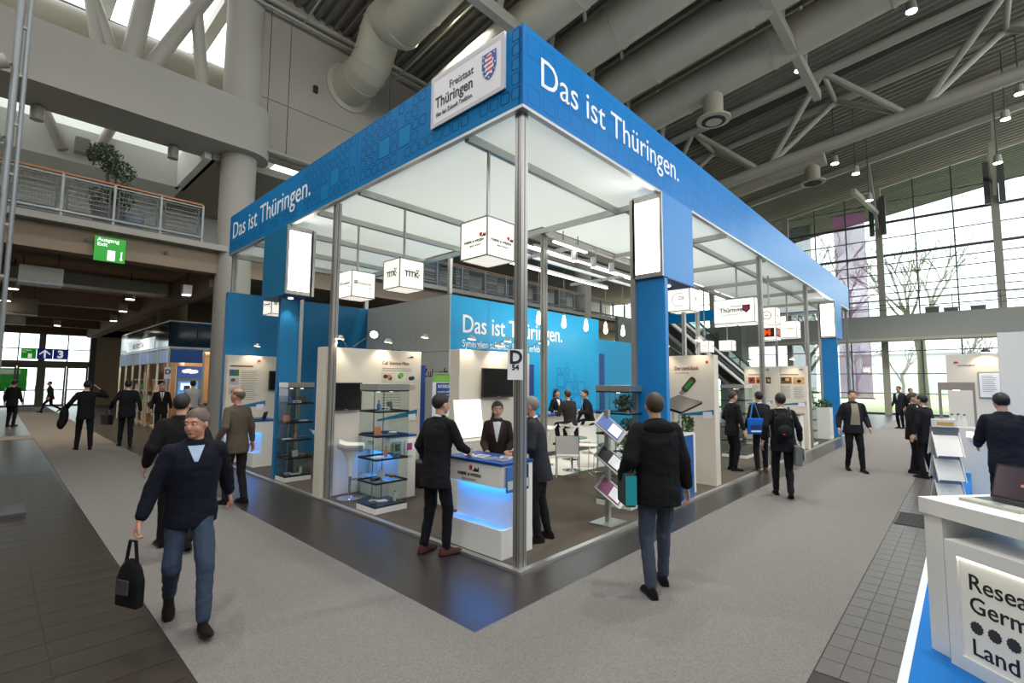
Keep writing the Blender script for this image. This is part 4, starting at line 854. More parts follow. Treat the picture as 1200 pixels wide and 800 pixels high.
arm_lamp('single arm lamp on the poster partition at the blue wall', (.4, 9.08, 2.46), (.55, 8.85, 2.72))
p2 = panel('white partition carrying a dark screen behind the counter woman', 1.78, 3.6, 3.02, 3.28, 2.45)
monitor('dark flat screen on the partition behind the counter woman', frame((2.25, 2.97, 1.62), (1, 0, 0), (0, 0, 1)), .78, .52)
for lb, b, h in (('outer left on the screen partition', (2.32, 3.1, 2.45), (1.95, 2.9, 2.66)), ('second on the screen partition', (2.45, 3.1, 2.45), (2.85, 2.9, 2.68)), ('third on the screen partition', (3.3, 3.1, 2.45), (2.62, 2.9, 2.58)), ('last on the screen partition', (3.4, 3.1, 2.45), (3.85, 2.9, 2.7))): arm_lamp('arm lamp, ' + lb, b, h)
t = thing('side_cabinet', 'low white cabinet in front of the screen partition', 'cabinet', (1.1, 2.25, .03)); MB().box(0, 1.0, 0, .45, 0, .94, white_l).build('body', t); MB().box(-.01, 1.01, -.01, .46, .94, .97, white_p).build('top', t)
for k in range(2): MB().box(.02 + .49 * k, .49 + .49 * k, -.012, 0, .04, .92, white_p).build('door', t)
t = thing('white_board', 'bright white board leaning on the cabinet behind the counter', 'board', (1.3, 2.5, 1.0)); MB().box(0, .58, 0, .02, 0, .62, M('board_white_glow', (250, 250, 248), .3, emit=.55), Matrix.Rotation(-.15, 4, 'X')).build('sheet', t); MB().box(0, .58, -.015, .03, -.0, .015, alu).build('ledge', t)  # sheet given its own glow, brightness put into the material
for i, (x, y, h, lb) in enumerate(((2.15, 4.68, 2.22, 'beside the film partition'), (3.66, 3.08, 2.25, 'beside the screen partition'))):
    t = thing('blue_board', 'narrow blue upright board ' + lb, 'board', (x, y, .03)); MB().box(0, .16, 0, .3, 0, h - .03, navy).build('core', t); MB().box(-.008, 0, 0, .3, 0, h - .03, blue).build('edge_face', t)
t = thing('roll_up_banner', 'green and white roll-up banner in front of the store wall', 'banner', (2.95, 5.25, .03)); MB().box(0, .75, .02, .03, .1, 2.03, M('banner_white', (226, 228, 224), .6)).build('sheet', t); MB().box(0, .75, -.04, .1, 0, .1, alu).build('base', t); MB().box(0, .75, 0, .04, 2.03, 2.06, alu).build('top_bar', t)
Fr = frame((0, .018, 0), (1, 0, 0), (0, 0, 1)); MB().prism([(0, 1.85), (.75, 1.85), (.75, 2.03), (0, 2.03)], M('banner_green', (126, 176, 80), .6), Fr, .003).build('green_band', t); MB().prism([(.1, 1.5), (.7, 1.5), (.7, 1.83), (.1, 1.83)], navy, Fr, .004).build('navy_box', t); MB().prism([(0, .5), (.35, .7), (.75, .5), (.75, 1.3), (.5, 1.1), (0, .9)], MATS['banner_green'], Fr, .003).build('green_shape', t)
text('lettering', 'INTERDEM', .1, txt_w, Fr @ Matrix.Translation((.14, 1.72, .005)), t, sx=.9); text('lettering', 'Innovative, nachhaltige,', .055, txt_w, Fr @ Matrix.Translation((.14, 1.62, .005)), t, sx=.9); text('lettering', 'vernetzte Demonstration', .055, txt_w, Fr @ Matrix.Translation((.14, 1.55, .005)), t, sx=.9)
t = thing('waste_bin', 'black square waste bin beside the counter', 'bin', (1.55, 3.75, .03)); MB().box(0, .3, 0, .3, 0, .42, black_m).build('body', t); MB().box(-.01, .31, -.01, .31, .42, .45, steel_d).build('rim', t)
# counters
c1 = counter('main info counter with glowing blue recess at the corner post', .1, .36, .5, .92, 1.03)
Fc = frame((-.002, .92, 0), (0, -1, 0), (0, 0, 1)); text('lettering', 'FABRIK & WISSEN', .05, txt_k, Fc @ Matrix.Translation((.2, .81, 0)), c1, bold=.0006); text('lettering', 'digital solutions', .038, txt_g, Fc @ Matrix.Translation((.27, .765, 0)), c1)
MB().prism([(.43 + .03 * math.cos(a), .905 + .03 * math.sin(a)) for a in [.6 + k * .35 for k in range(15)]], red_m, Fc, .002).prism([(.45, .87), (.56, .87), (.56, .93), (.53, .89), (.5, .92), (.48, .885)], txt_k, Fc, .002).build('emblem', c1)
for k, (a, b, cc) in enumerate(((.05, .2, (70, 120, 190)), (.26, .4, (40, 40, 44)))):
    lh = thing('leaflet_holder', ('colourful' if k == 0 else 'black and white') + ' leaflet holder on the end of the main counter', 'leaflet holder', (.1 + a, .35, .72)); MB().box(0, b - a, -.02, 0, 0, .27, M('leaf_print_%d' % k, cc, .4)).build('leaflet', lh); MB().box(-.004, b - a + .004, -.03, -.022, 0, .12, glass_c).build('pocket', lh)
    MB().box(.01, b - a - .01, -.0215, -.02, .03, .12, white_s).build('print_block', lh)
c2 = counter('info counter with glowing recess behind the front showcase', .68, 3.4, .5, .85, 1.03); text('lettering', 'TITK', .09, txt_k, frame((-.002, .85, 0), (0, -1, 0), (0, 0, 1)) @ Matrix.Translation((.2, .82, 0)), c2)
c3 = counter('info counter with glowing recess before the poster partition', .25, 7.95, .5, .9, 1.03)
for i, (x, y) in enumerate(((.72, 3.36), (.95, 3.36))):
    lh = thing('leaflet_holder', ('green' if i == 0 else 'white and magenta') + ' leaflet holder on the counter behind the showcase', 'leaflet holder', (x, y, .7)); MB().box(0, .16, 0, .02, 0, .24, M('leaf_print_g', (150, 176, 160), .4) if i == 0 else white_s).build('leaflet', lh); MB().box(-.004, .164, -.012, -.004, 0, .1, glass_c).build('pocket', lh); MB().prism([(.03, .09), (.13, .09), (.13, .2), (.03, .2)], M('leaf_motif', (52, 70, 60), .5) if i == 0 else M('leaf_motif2', (150, 60, 110), .5), frame((0, -.001, 0), (1, 0, 0), (0, 0, 1)), .001).build('print_block', lh)
# things on the main counter
t = thing('glass_cup', 'small greenish glass on a saucer on the main counter', 'glass', (.28, 1.08, 1.03)); MB().lathe([(.03, 0), (.045, .07), (.047, .075), (.04, .07), (.028, .01)], (0, 0, .008), M('cup_glass', (170, 190, 176), .2), 14).build('cup', t, smooth=True); MB().lathe([(.03, 0), (.065, .006), (.065, .009), (.02, .006)], (0, 0, 0), white_l, 16).build('saucer', t)
for i, (x, y, r, c) in enumerate(((.32, .92, .2, (214, 210, 206)), (.28, .72, -.3, (150, 150, 160)), (.42, .62, .5, (196, 200, 206)), (.3, .52, .1, (90, 100, 130)))):
    t = thing('brochure', ('white', 'grey', 'pale', 'blue-grey')[i] + ' brochure lying on the main counter', 'brochure', (x, y, 1.03), r); MB().box(-.1, .1, -.075, .075, 0, .006, M('bro_%d' % i, c, .4)).build('cover', t); MB().box(-.07, .07, -.045, .03, .006, .0068, M('bro_in', (120, 128, 150), .4)).build('print_block', t)
# showcases and their contents
showcase('tall glass showcase with five levels at the aisle edge', .1, 2.84, .54, .5)
showcase('tall glass showcase beside the aisle-side lit pillar', .1, 5.92, .5, .42)
showcase('glass showcase full of plants behind the brochure rack', 2.85, .38, .6, .6, shelves=(.77, 1.1, 1.42))
showcase('glass showcase beside the men with bags', 9.2, .75, .6, .6)
showcase('glass showcase beyond the double poster partition', 13.3, .12, .6, .5)
rs = random.Random(12); k = 0
SL = (.1 + .03, .44 + .022, .77 + .022, 1.1 + .022, 1.45 + .022)
kinds = [('sample_bowl', 'sample bowl'), ('leaflet_stack', 'leaflets'), ('bottle_sample', 'bottle'), ('device_sample', 'device'), ('sample_card', 'card')]
desc = {'sample_bowl': 'bowl of samples', 'leaflet_stack': 'leaflet stack', 'bottle_sample': 'small sample bottle', 'device_sample': 'small boxed device', 'sample_card': 'upright sample card'}
lev = ('bottom', 'lowest shelf', 'second shelf', 'third shelf', 'top shelf')
cols_ = [(230, 228, 222), (70, 110, 180), (200, 120, 70), (190, 196, 200), (60, 60, 64)]; cn = ('white', 'blue', 'orange', 'grey', 'black')
def fill(x, y, w, d, name, levels, n=3):
    global k
    for li in levels:
        for q in range(n):
            kd, ct = kinds[k % 5]; ci = (k * 3 + q) % 5; k += 1
            item(kd, '%s %s on the %s of the showcase %s' % (cn[ci], desc[kd], lev[li].replace('bottom', 'base'), name), ct, (x + w * (.22 + .28 * q), y + d * rs.uniform(.3, .65), SL[li]), rs.uniform(-.5, .5), .85, M('item_%d' % ci, cols_[ci], .4), 'samples in the showcase ' + name)
fill(.1, 2.84, .54, .5, 'at the aisle edge', range(5)); fill(.1, 5.92, .5, .42, 'beside the pillar', range(5)); fill(9.2, .75, .6, .6, 'by the bag men', (1, 3), 2); fill(13.3, .12, .6, .5, 'past the posters', (1, 2, 3), 2)
t = thing('laptop', 'small black open laptop on the counter behind the pillar showcase', 'laptop', (.4, 8.15, 1.03), -2.2); MB().box(-.14, .14, -.1, .1, 0, .015, black_m).build('keyboard_base', t); MB().box(-.14, .14, .1, .11, .0, .2, black_m, Matrix.Rotation(-.25, 4, 'X')).build('screen_lid', t)
# plants inside the middle showcase
dry = M('leaf_dry', (150, 128, 90), .7); moss = M('leaf_moss', (96, 108, 70), .7)
for i, (x, y, z, h, lb) in enumerate(((3.0, .6, 1.45, .26, 'left on the top level'), (3.2, .62, 1.45, .28, 'right on the top level'), (3.05, .6, .12, .58, 'on the base'), (3.15, .65, .8, .24, 'on the lower shelf'), (3.2, .6, 1.13, .22, 'on the middle shelf'))):
    t = thing('dried_plant', 'green and dry plant arrangement in the showcase, ' + lb, 'plant', (x, y, z + .0)); MB().cyl((0, 0, 0), (0, 0, .05), .06, bark, 12).build('pot', t)
    m = MB(); leaves(m, (0, 0, h * .55), .15, .13, h * .45, 140, .03, (leaf_o, moss, leaf_g, dry, leaf_b)); tag(m.build('foliage', t), kind='stuff'); MB().cyl((0, 0, .05), (0, 0, h * .8), .008, bark, 6).build('stem', t)
for i in range(9):
    t = thing('mineral_sample', 'small coloured mineral lump on a shelf of the plant showcase', 'mineral', (2.93 + .055 * i, .46 + .03 * (i % 3), 1.12 if i % 2 else 1.44), i, 'minerals in the plant showcase'); MB().ell((0, 0, .022), .025, .03, .022, M('min_%d' % (i % 4), ((190, 140, 90), (214, 206, 196), (150, 80, 60), (110, 110, 100))[i % 4], .7), 6, 4).build('lump', t); MB().cyl((0, 0, 0), (0, 0, .004), .028, white_s, 8).build('label_disc', t)
t = thing('circuit_board', 'green circuit board leaning in the base of the plant showcase', 'circuit board', (3.3, .46, .13), .3); Rb = Matrix.Rotation(-.35, 4, 'X'); MB().box(-.1, .1, -.004, .004, 0, .24, M('pcb', (22, 110, 78), .4), Rb).build('board', t)
for q in range(8): MB().box(-.08 + .05 * (q % 4), -.05 + .05 * (q % 4), -.014, -.004, .04 + .1 * (q // 4), .08 + .1 * (q // 4), black_m if q % 2 else alu, Rb).build('chip', t)
# bar stools
def stool(label, x, y, rz, h=.78):
    t = thing('bar_stool', label, 'stool', (x, y, .03), rz)
    MB().lathe([(.2, 0), (.2, .012), (.06, .025), (.03, .05)], (0, 0, 0), chrome, 24).build('base', t, smooth=True); MB().cyl((0, 0, .03), (0, 0, h * .62), .024, chrome, 12).build('column', t, smooth=True)
    MB().lathe([(.035, h * .45), (.05, h * .6), (.07, h * .8), (.13, h * .94), (.15, h * .97)], (0, 0, 0), white_l, 18).build('cone', t, smooth=True)
    vs = []; n, m_ = 12, 6; mm = MB()
    for i in range(m_ + 1):
        for j in range(n + 1):
            u = -1 + 2 * i / m_; v = -1 + 2 * j / n; r = math.sqrt(max(0, 1 - .25 * u * u)); vs.append((u * .2, v * .21 * r, h - .02 + .1 * abs(v) ** 3 + .06 * max(0, -u) ** 2))
    o = len(vs); vs += [(x_, y_, z_ - .025) for x_, y_, z_ in vs]; q = lambda i, j: i * (n + 1) + j
    fs = [(q(i, j), q(i + 1, j), q(i + 1, j + 1), q(i, j + 1)) for i in range(m_) for j in range(n)]; fs += [tuple(o + a for a in f[::-1]) for f in fs]
    ed = [q(0, j) for j in range(n + 1)] + [q(i, n) for i in range(1, m_ + 1)] + [q(m_, j) for j in range(n - 1, -1, -1)] + [q(i, 0) for i in range(m_ - 1, 0, -1)]
    fs += [(ed[a], ed[(a + 1) % len(ed)], o + ed[(a + 1) % len(ed)], o + ed[a]) for a in range(len(ed))]; mm.add(vs, fs, white_l).build('seat', t, smooth=True)
    MB().tube([(.02, -.02, .3), (.16, -.1, .3), (.2, 0, .3), (.16, .1, .3), (.02, .02, .3)], .01, chrome, 6).build('footrest', t); return t
stool('white bar stool with chrome foot beside the front showcase', .34, 3.98, -.6)
stool('white bar stool glimpsed between the pillar and the film partition', .98, 6.25, .4)
stool('white bar stool carrying the seated man at the bar', 6.0, 3.78, 1.5)
stool('white bar stool under the man in profile at the bar', 7.15, 4.0, 2.6)
stool('empty white bar stool near the screen partition end', 5.0, 3.75, 1.4)
t = thing('black_bag', 'black bag on the white stool between pillar and partition', 'bag', (.98, 6.25, .84)); MB().ell((0, 0, .1), .13, .1, .11, black_m).build('body', t, smooth=True); MB().tube([(-.08, 0, .17), (-.05, 0, .28), (.05, 0, .28), (.08, 0, .17)], .01, black_m, 6).build('handle', t)
# bar
t = thing('bar_counter', 'long white bar counter with a blue top', 'bar', (4.6, 4.5, .036)); MB().box(0, 4.4, 0, .4, 0, 1.0, M('bar_front', (214, 208, 196), .5)).build('body', t); MB().box(-.03, 4.43, -.06, .44, 1.0, 1.03, navy).build('top', t); MB().box(0, 4.4, -.02, 0, 0, .1, steel_d).build('kick_strip', t)
item('bottle_sample', 'tall dark bottle with a red cap on the bar', 'bottle', (7.15, 4.6, 1.066), 0, 2.2, M('bottle_dark', (60, 14, 18), .2))
for i in range(6): 
    t = thing('cup', 'small white cup standing on the blue bar top', 'cup', (5.9 + .33 * i, 4.62, 1.066), 0, 'cups on the bar'); MB().lathe([(.03, 0), (.045, .07), (.04, .07), (.025, .01)], (0, 0, 0), white_l, 10).build('bowl', t); MB().tube([(.04, 0, .055), (.065, 0, .045), (.06, 0, .02), (.035, 0, .015)], .006, white_l, 5).build('ear', t)
# wire chairs and a low glass table
def wire_chair(label, x, y, rz):
    t = thing('wire_chair', label, 'chair', (x, y, .03), rz)
    for s in (-.22, .22):
        MB().tube([(-.2, s, .01), (.22, s, .01), (.2, s, .44), (-.22, s, .46), (-.27, s, .82)], .009, chrome, 6).build('side_frame', t); MB().tube([(-.2, s, .01), (-.2, s, .44)], .009, chrome, 6).build('leg', t)
    MB().bar((.22, -.22, .01), (.22, .22, .01), .018, .018, chrome).build('stretcher', t)
    MB().box(-.22, .2, -.21, .21, .445, .465, white_l).build('seat', t)
    MB().add([(x_, y_, z_) for x_, z_ in ((-.225, .5), (-.275, .84)) for y_ in (-.21, .21)] + [(x_ - .015, y_, z_) for x_, z_ in ((-.225, .5), (-.275, .84)) for y_ in (-.21, .21)], [(0, 1, 3, 2), (4, 6, 7, 5), (0, 2, 6, 4), (1, 5, 7, 3), (2, 3, 7, 6), (0, 4, 5, 1)], white_l).build('backrest', t)
wire_chair('chrome wire chair with white seat by the white floor edge', 4.1, 2.45, .6); wire_chair('chrome wire chair with white seat behind the brochure rack', 4.9, 2.2, 2.4); wire_chair('third chrome wire chair, turned to the glass table', 5.6, 3.0, -2.6)
t = thing('glass_table', 'low round glass table among the wire chairs', 'table', (4.85, 2.9, .036)); MB().cyl((0, 0, .68), (0, 0, .695), .33, GL('table_glass', (170, 205, 190), .2), 28).build('top', t); MB().cyl((0, 0, 0), (0, 0, .68), .025, chrome, 10).build('leg', t); MB().lathe([(.2, 0), (.2, .01), (.03, .03)], (0, 0, 0), chrome, 20).build('base', t)
# brochure rack
t = thing('brochure_rack', 'metal brochure rack with three slanted trays', 'rack', (2.1, .3, .03)); MB().box(-.2, .2, -.17, .17, 0, .012, alu).build('base_plate', t); MB().box(-.03, .03, -.03, .03, .012, 1.5, alu).build('pole', t)
Rv = Vector((.683, -.731, 0)); Fv = Vector((.731, .683, 0))
for i, (z, c) in enumerate(((1.2, (90, 110, 170)), (.78, (28, 28, 30)), (.36, (120, 60, 90)))):
    N_ = (-Fv * .62 + Vector((0, 0, .6)) + Rv * .35).normalized(); ex_ = Rv * .62 - Vector((0, 0, .78)); ex_ = (ex_ - N_ * ex_.dot(N_)).normalized(); ey_ = N_.cross(ex_)
    Ft = frame(Vector((0, 0, z + .2)) - Rv * .14 - Fv * .07 - ey_ * .15, ex_, ey_); tr_ = MB().prism([(0, 0), (.42, 0), (.42, .3), (0, .3)], alu, Ft, .012).build('tray', t); b_ = MB().prism([(.03, .03), (.38, .03), (.38, .27), (.03, .27)], M('rack_print_%d' % i, c, .35), Ft @ Matrix.Translation((0, 0, .0125)), .006).build('brochure', tr_)
    MB().prism([(.2, .05), (.36, .05), (.36, .25), (.2, .25)], white_s, Ft @ Matrix.Translation((0, 0, .019)), .001).build('print_block', tr_); MB().prism([(.41, 0), (.42, 0), (.42, .3), (.41, .3)], alu, Ft @ Matrix.Translation((0, 0, .012)), .025).build('lip', tr_)
# info terminal beside the card-stick panel
t = thing('info_terminal', 'blue info terminal with a tilted black screen', 'terminal', (3.95, .06, .03)); MB().box(0, .42, 0, .4, 0, 1.02, M('terminal_blue', (14, 96, 170), .4)).build('body', t); MB().box(-.02, .44, -.02, .42, 1.02, 1.05, white_l).build('top', t)
for x in (.08, .36): MB().box(x - .012, x + .012, .18, .2, 1.05, 1.45, white_l).build('upright', t)
MB().box(-.3, .5, -.22, .22, 0, .04, black_m, Matrix.Translation((.25, .2, 1.48)) @ Matrix.Rotation(.25, 4, 'X') @ Matrix.Rotation(-.18, 4, 'Y')).build('screen', t)
t = thing('green_plant', 'small green plant behind the info terminal', 'plant', (4.62, .3, .03)); m = MB(); leaves(m, (0, 0, 1.15), .18, .16, .16, 120, .05, (leaf_b, leaf_g)); tag(m.build('foliage', t), kind='stuff'); MB().box(-.12, .12, -.12, .12, 0, .98, white_l).build('stand', t)
# card-stick partition
p3 = panel('white partition with the card-stick poster', 5.46, 5.68, .1, 1.1, 2.42); F3 = frame((-.002, 1.0, 0), (0, -1, 0), (0, 0, 1))
text('lettering', 'Der card-Stick', .1, txt_b, F3 @ Matrix.Translation((.24, 2.12, 0)), p3, bold=.001, sx=.8); lines('text_lines', p3, F3, .24, .62, 2.04, 2.09, 1, seed=4)
Fst = F3 @ Matrix.Translation((.52, 1.84, 0)) @ Matrix.Rotation(.85, 4, 'Z'); st = MB().prism(rrect(0, 0, .34, .13, .05), M('stick_brown', (74, 54, 46), .5), Fst, .004).build('stick_picture', p3); MB().prism(rrect(.0, 0, .2, .07, .01), M('stick_green', (40, 150, 60), .5), Fst @ Matrix.Translation((0, 0, .004)), .002).build('stick_board', st); MB().prism(rrect(-.2, 0, .1, .08, .01), M('stick_plug', (150, 140, 130), .4), Fst @ Matrix.Translation((0, 0, .001)), .003).build('stick_plug', st)
swoosh(p3, F3, .3, .98, 1.24, 1.38); MB().prism([(.85, 2.24), (.9, 2.24), (.9, 2.29), (.86, 2.29)], red_m, F3, .002).build('emblem', p3); lines('text_lines', p3, F3, .3, .5, 1.5, 1.56, 2, seed=8)
monitor('black screen edge-on at the card-stick partition', frame((5.41, 1.12, 1.55), (0, -1, 0), (0, 0, 1)), .08, .36)
arm_lamp('arm lamp, first above the card-stick poster', (5.57, .75, 2.42), (5.3, .95, 2.65)); arm_lamp('arm lamp, second above the card-stick poster', (5.57, .5, 2.42), (5.3, .3, 2.72))
# double poster partition
p4 = panel('white partition with two photo posters further down the booth', 12.4, 12.64, .06, 1.75, 2.4); F4 = frame((-.002, 1.69, 0), (0, -1, 0), (0, 0, 1))
for x0, cc in ((.12, ((150, 60, 40), (190, 110, 40), (90, 60, 50))), (1.02, ((110, 80, 60), (196, 160, 110)))):
    lines('text_lines', p4, F4, x0, x0 + .55, 2.1, 2.15, 1, txt_b, .025, int(x0 * 10))
    for q, c in enumerate(cc): picture(p4, F4, x0 + .22 * q if len(cc) == 3 else x0 + .33 * q, 1.86, x0 + .22 * q + .19 if len(cc) == 3 else x0 + .33 * q + .29, 2.05, c, ((40, 30, 26), (230, 170, 80)))
    for q in range(2): lines('text_lines', p4, F4, x0 + .34 * q, x0 + .34 * q + .26, 1.42, 1.8, 8, seed=int(x0 * 20) + q)
    swoosh(p4, F4, x0 - .05, x0 + .64, 1.22, 1.34); MB().prism(rrect(x0 + .55, 2.27, .1, .05, .02), txt_g, F4, .002).build('emblem', p4)
MB().box(-.004, 0, .66, .668, 0, 2.37, alu_d).build('joint', p4)
arm_lamp('arm lamp on the double poster partition', (12.5, 1.3, 2.4), (12.2, 1.5, 2.6)); arm_lamp('second arm lamp on the double poster partition', (12.5, .5, 2.4), (12.2, .35, 2.62))
t = thing('pedestal', 'white pedestal with a dark tray before the double poster partition', 'pedestal', (11.7, .12, .03)); MB().box(0, .45, 0, .5, 0, .98, white_l).build('body', t); MB().box(-.03, .48, -.03, .53, .98, 1.02, M('tray_brown', (120, 100, 84), .5)).build('tray', t)
t = thing('box_planter', 'tall white box planter with green shrubs at the booth end', 'planter', (15.7, .1, .03)); MB().box(0, .5, 0, .5, 0, 1.05, white_l).build('box', t); MB().box(.05, .45, -.004, 0, .1, .95, white_p).build('panel', t); m = MB(); leaves(m, (.25, .25, 1.15), .3, .3, .16, 260, .05, (leaf_d, leaf_g, leaf_b)); tag(m.build('foliage', t), kind='stuff')
t = thing('door_sign', 'white board with D 54 on the corner post', 'sign', (.06, .07, 1.93)); Fd = frame((-.19, .0, 0), (.85, -.52, 0), (0, 0, 1)); MB().prism([(0, 0), (.16, 0), (.16, .31), (0, .31)], white_s, Fd, .006).build('plate', t)
text('lettering', 'D', .19, txt_k, Fd @ Matrix.Translation((.085, .165, .0065)), t, 'CENTER', bold=.006); text('lettering', '54', .075, txt_k, Fd @ Matrix.Translation((.08, .1, .0065)), t, 'CENTER', bold=.003)

# ------------------------------------------------------------------ booth on the right with the research counter
blue_c = M('blue_carpet', (0, 108, 186), .9, noise=.1, scale=90)
t = thing('blue_platform', 'blue carpeted platform with a bright white edge', 'platform'); MB().box(.1, 13.8, -9, -2.95, 0, .03, blue_c).build('deck', t); MB().box(.1, 13.8, -2.95, -2.9, 0, .035, M('edge_white', (226, 232, 236), .3)).build('edge_strip', t)
E1 = (-.64, -.768); RZ = math.atan2(E1[1], E1[0])
rc = thing('research_counter', 'white frame counter with a lit panel lettered Research Germany', 'counter', (1.04, -3.04, .03), RZ)
# local x runs along the front edge, local -y looks to the aisle
MB().box(-.02, 1.9, -.02, .62, .95, 1.06, white_l).build('top', rc); MB().box(0, .13, 0, .6, 0, .95, white_l).build('leg', rc); MB().box(1.75, 1.88, 0, .6, 0, .95, white_l).build('leg', rc)
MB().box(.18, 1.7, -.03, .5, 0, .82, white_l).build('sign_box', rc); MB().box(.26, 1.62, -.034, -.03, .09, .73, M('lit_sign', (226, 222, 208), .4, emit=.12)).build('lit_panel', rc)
m = MB()
for a in ((.18, 1.7, 0, .09), (.18, 1.7, .73, .82), (.18, .26, .09, .73), (1.62, 1.7, .09, .73)): m.box(a[0], a[1], -.05, -.03, a[2], a[3], white_l)
m.build('sign_frame', rc); MB().box(.26, 1.62, -.048, -.036, .72, .73, glow_w).build('light_strip', rc)
Fs = frame((0, -.035, 0), (1, 0, 0), (0, 0, 1))
for s_, z, q in (('Research in', .54, .145), ('Germany', .40, .145), ('Land of Ideas', .13, .145)): text('lettering', s_, q, txt_k, Fs @ Matrix.Translation((.31, z, 0)), rc, bold=.001)
for i in range(5):
    MB().prism([(.35 + .105 * i + .042 * math.cos(a) * (1 if q % 2 or i == 3 else .86), .305 + .042 * math.sin(a) * (1 if q % 2 or i == 3 else .86)) for q, a in enumerate([2 * PI * q / 24 for q in range(24)])], M('dot_red', (166, 36, 44), .5) if i == 3 else M('dot_grey', (52, 52, 54), .6), Fs, .002).build('emblem_dot', rc)
e1 = Vector((*E1, 0)); e2 = Vector((-E1[1], E1[0], 0)); c0 = Vector((1.04, -3.04, 1.09))
def on_rc(u, v, z=0): q = c0 + e1 * u + e2 * v; return (q.x, q.y, q.z + z)
t = thing('laptop', 'open black laptop standing on the research counter', 'laptop', on_rc(.3, .3), RZ); lt = MB().box(-.19, .19, -.13, .13, 0, .02, M('laptop_silver', (176, 174, 168), .35)).build('keyboard_base', t); MB().box(-.17, .17, -.02, .11, .02, .023, black_m).build('keys', lt); MB().box(-.05, .05, -.11, -.04, .02, .022, alu).build('touchpad', lt)
Rl = Matrix.Translation((0, .13, .015)) @ Matrix.Rotation(-.3, 4, 'X'); ld = MB().box(-.19, .19, 0, .012, 0, .25, black_m, Rl).build('screen_lid', t); MB().box(-.175, .175, -.003, 0, .02, .235, M('laptop_screen', (62, 50, 58), .15, emit=.25), Rl).build('display', ld); MB().box(-.012, .012, -.005, -.003, .11, .128, M('display_logo', (190, 120, 90), .3, emit=.3), Rl).build('display_mark', ld)
for i, (u, v, r) in enumerate(((.62, .16, .3), (.72, .3, -.2))):
    t = thing('flyer', ('white' if i else 'printed') + ' flyer lying on the research counter', 'flyer', on_rc(u, v), r); MB().box(-.1, .1, -.07, .07, 0, .003, white_s).build('sheet', t); MB().box(-.06, .05, -.04, .02, .003, .0035, txt_g).build('print_block', t)
# magazine rack
t = thing('magazine_rack', 'white zigzag magazine rack full of leaflets', 'rack', (6.45, -3.03, .03), .3)
for i, z in enumerate((.05, .42, .78)):
    for s in (-1, 1):
        [MB().bar((s * .02, q, z + .36), (s * .22, q, z), .012, .03, white_l).build('strut', t) for q in (-.16, .16)]
        Fm = frame((s * .21, s * .15, z + .02), (0, -s, 0), (-s * .5, 0, .87)); MB().prism([(0, 0), (.3, 0), (.3, .34), (0, .34)], white_l, Fm, .01).build('tray', t)
        for q in range(2): MB().prism([(.02 + .14 * q, .02), (.14 + .14 * q, .02), (.14 + .14 * q, .26), (.02 + .14 * q, .26)], (white_s, M('mag_grey', (150, 156, 166), .4), M('mag_blue', (90, 120, 160), .4))[(i + q) % 3], Fm @ Matrix.Translation((0, 0, .011)), .006).build('leaflet', t)
MB().box(-.02, .02, -.17, .17, 0, 1.22, alu).build('spine', t)
t = thing('yellow_label', 'white leaflet box with a yellow stripe on top of the magazine rack', 'box', (6.45, -3.03, 1.25), .3); MB().box(-.06, .06, -.14, .14, 0, .12, white_l).build('box', t); MB().box(-.064, -.06, -.1, .1, .03, .08, M('stripe_yellow', (226, 170, 50), .5)).build('stripe', t)
# desk, tower, panels
t = thing('reception_desk', 'white reception desk before the tall white wall', 'desk', (6.75, -4.05, .03)); MB().box(0, 1.3, 0, .75, 0, 1.02, white_l).build('body', t); MB().box(-.03, 1.33, -.03, .78, 1.02, 1.06, white_p).build('top', t); MB().box(-.004, 0, .08, .3, .2, .85, navy).build('blue_front', t)
for i, (x, y, r) in enumerate(((7.0, -3.5, .3), (7.1, -3.8, -.2))): item('leaflet_stack', ('first' if i == 0 else 'second') + ' small leaflet pile on the reception desk', 'leaflets', (x, y, 1.09), r, 1.2)
t = thing('tablet_stand', 'grey tilted tablet stand on the reception desk', 'tablet', (6.95, -3.68, 1.09), .4); MB().box(-.1, .1, -.08, .08, 0, .01, steel_d).build('foot', t); MB().box(-.13, .13, -.01, .01, 0, .2, steel_d, Matrix.Rotation(-.7, 4, 'X') @ Matrix.Translation((0, 0, .03))).build('screen', t)
t = thing('demo_tower', 'grey display tower with a lit head and white samples', 'display tower', (10.6, -3.45, .03)); MB().box(0, .55, 0, .6, 0, .95, white_l).build('plinth', t); MB().box(0, .55, 0, .6, 1.75, 1.92, M('tower_grey', (150, 142, 132), .5)).build('head', t); MB().cyl((.1, .3, 1.742), (.1, .3, 1.75), .06, bulb_m, 14).build('head_lamp', t)
for x, y in ((.02, .02), (.53, .02), (.02, .58), (.53, .58)): MB().box(x - .02, x + .02, y - .02, y + .02, .95, 1.75, MATS['tower_grey']).build('upright', t)
for i, (dx, dy) in enumerate(((.15, .2), (.2, .4), (.35, .3))): item('bottle_sample', ('left', 'right', 'rear')[i].replace('left', 'slim').replace('right', 'second') + ' white bottle inside the display tower', 'bottle', (10.6 + dx, -3.45 + dy, .98), 0, 1.6, white_l)
p5 = panel('white partition with a warm lamp and a framed notice', 14.0, 14.15, -3.98, -2.94, 2.7); F5 = frame((-.002, 1.04, 0), (0, -1, 0), (0, 0, 1)); text('lettering', 'conversadero', .09, txt_k, F5 @ Matrix.Translation((.22, 2.35, 0)), p5, sx=.7); MB().prism([(.2 + .05 * math.cos(a), 2.44 + .05 * math.sin(a)) for a in [k * .5 for k in range(8)]], red_m, F5, .002).build('emblem', p5)
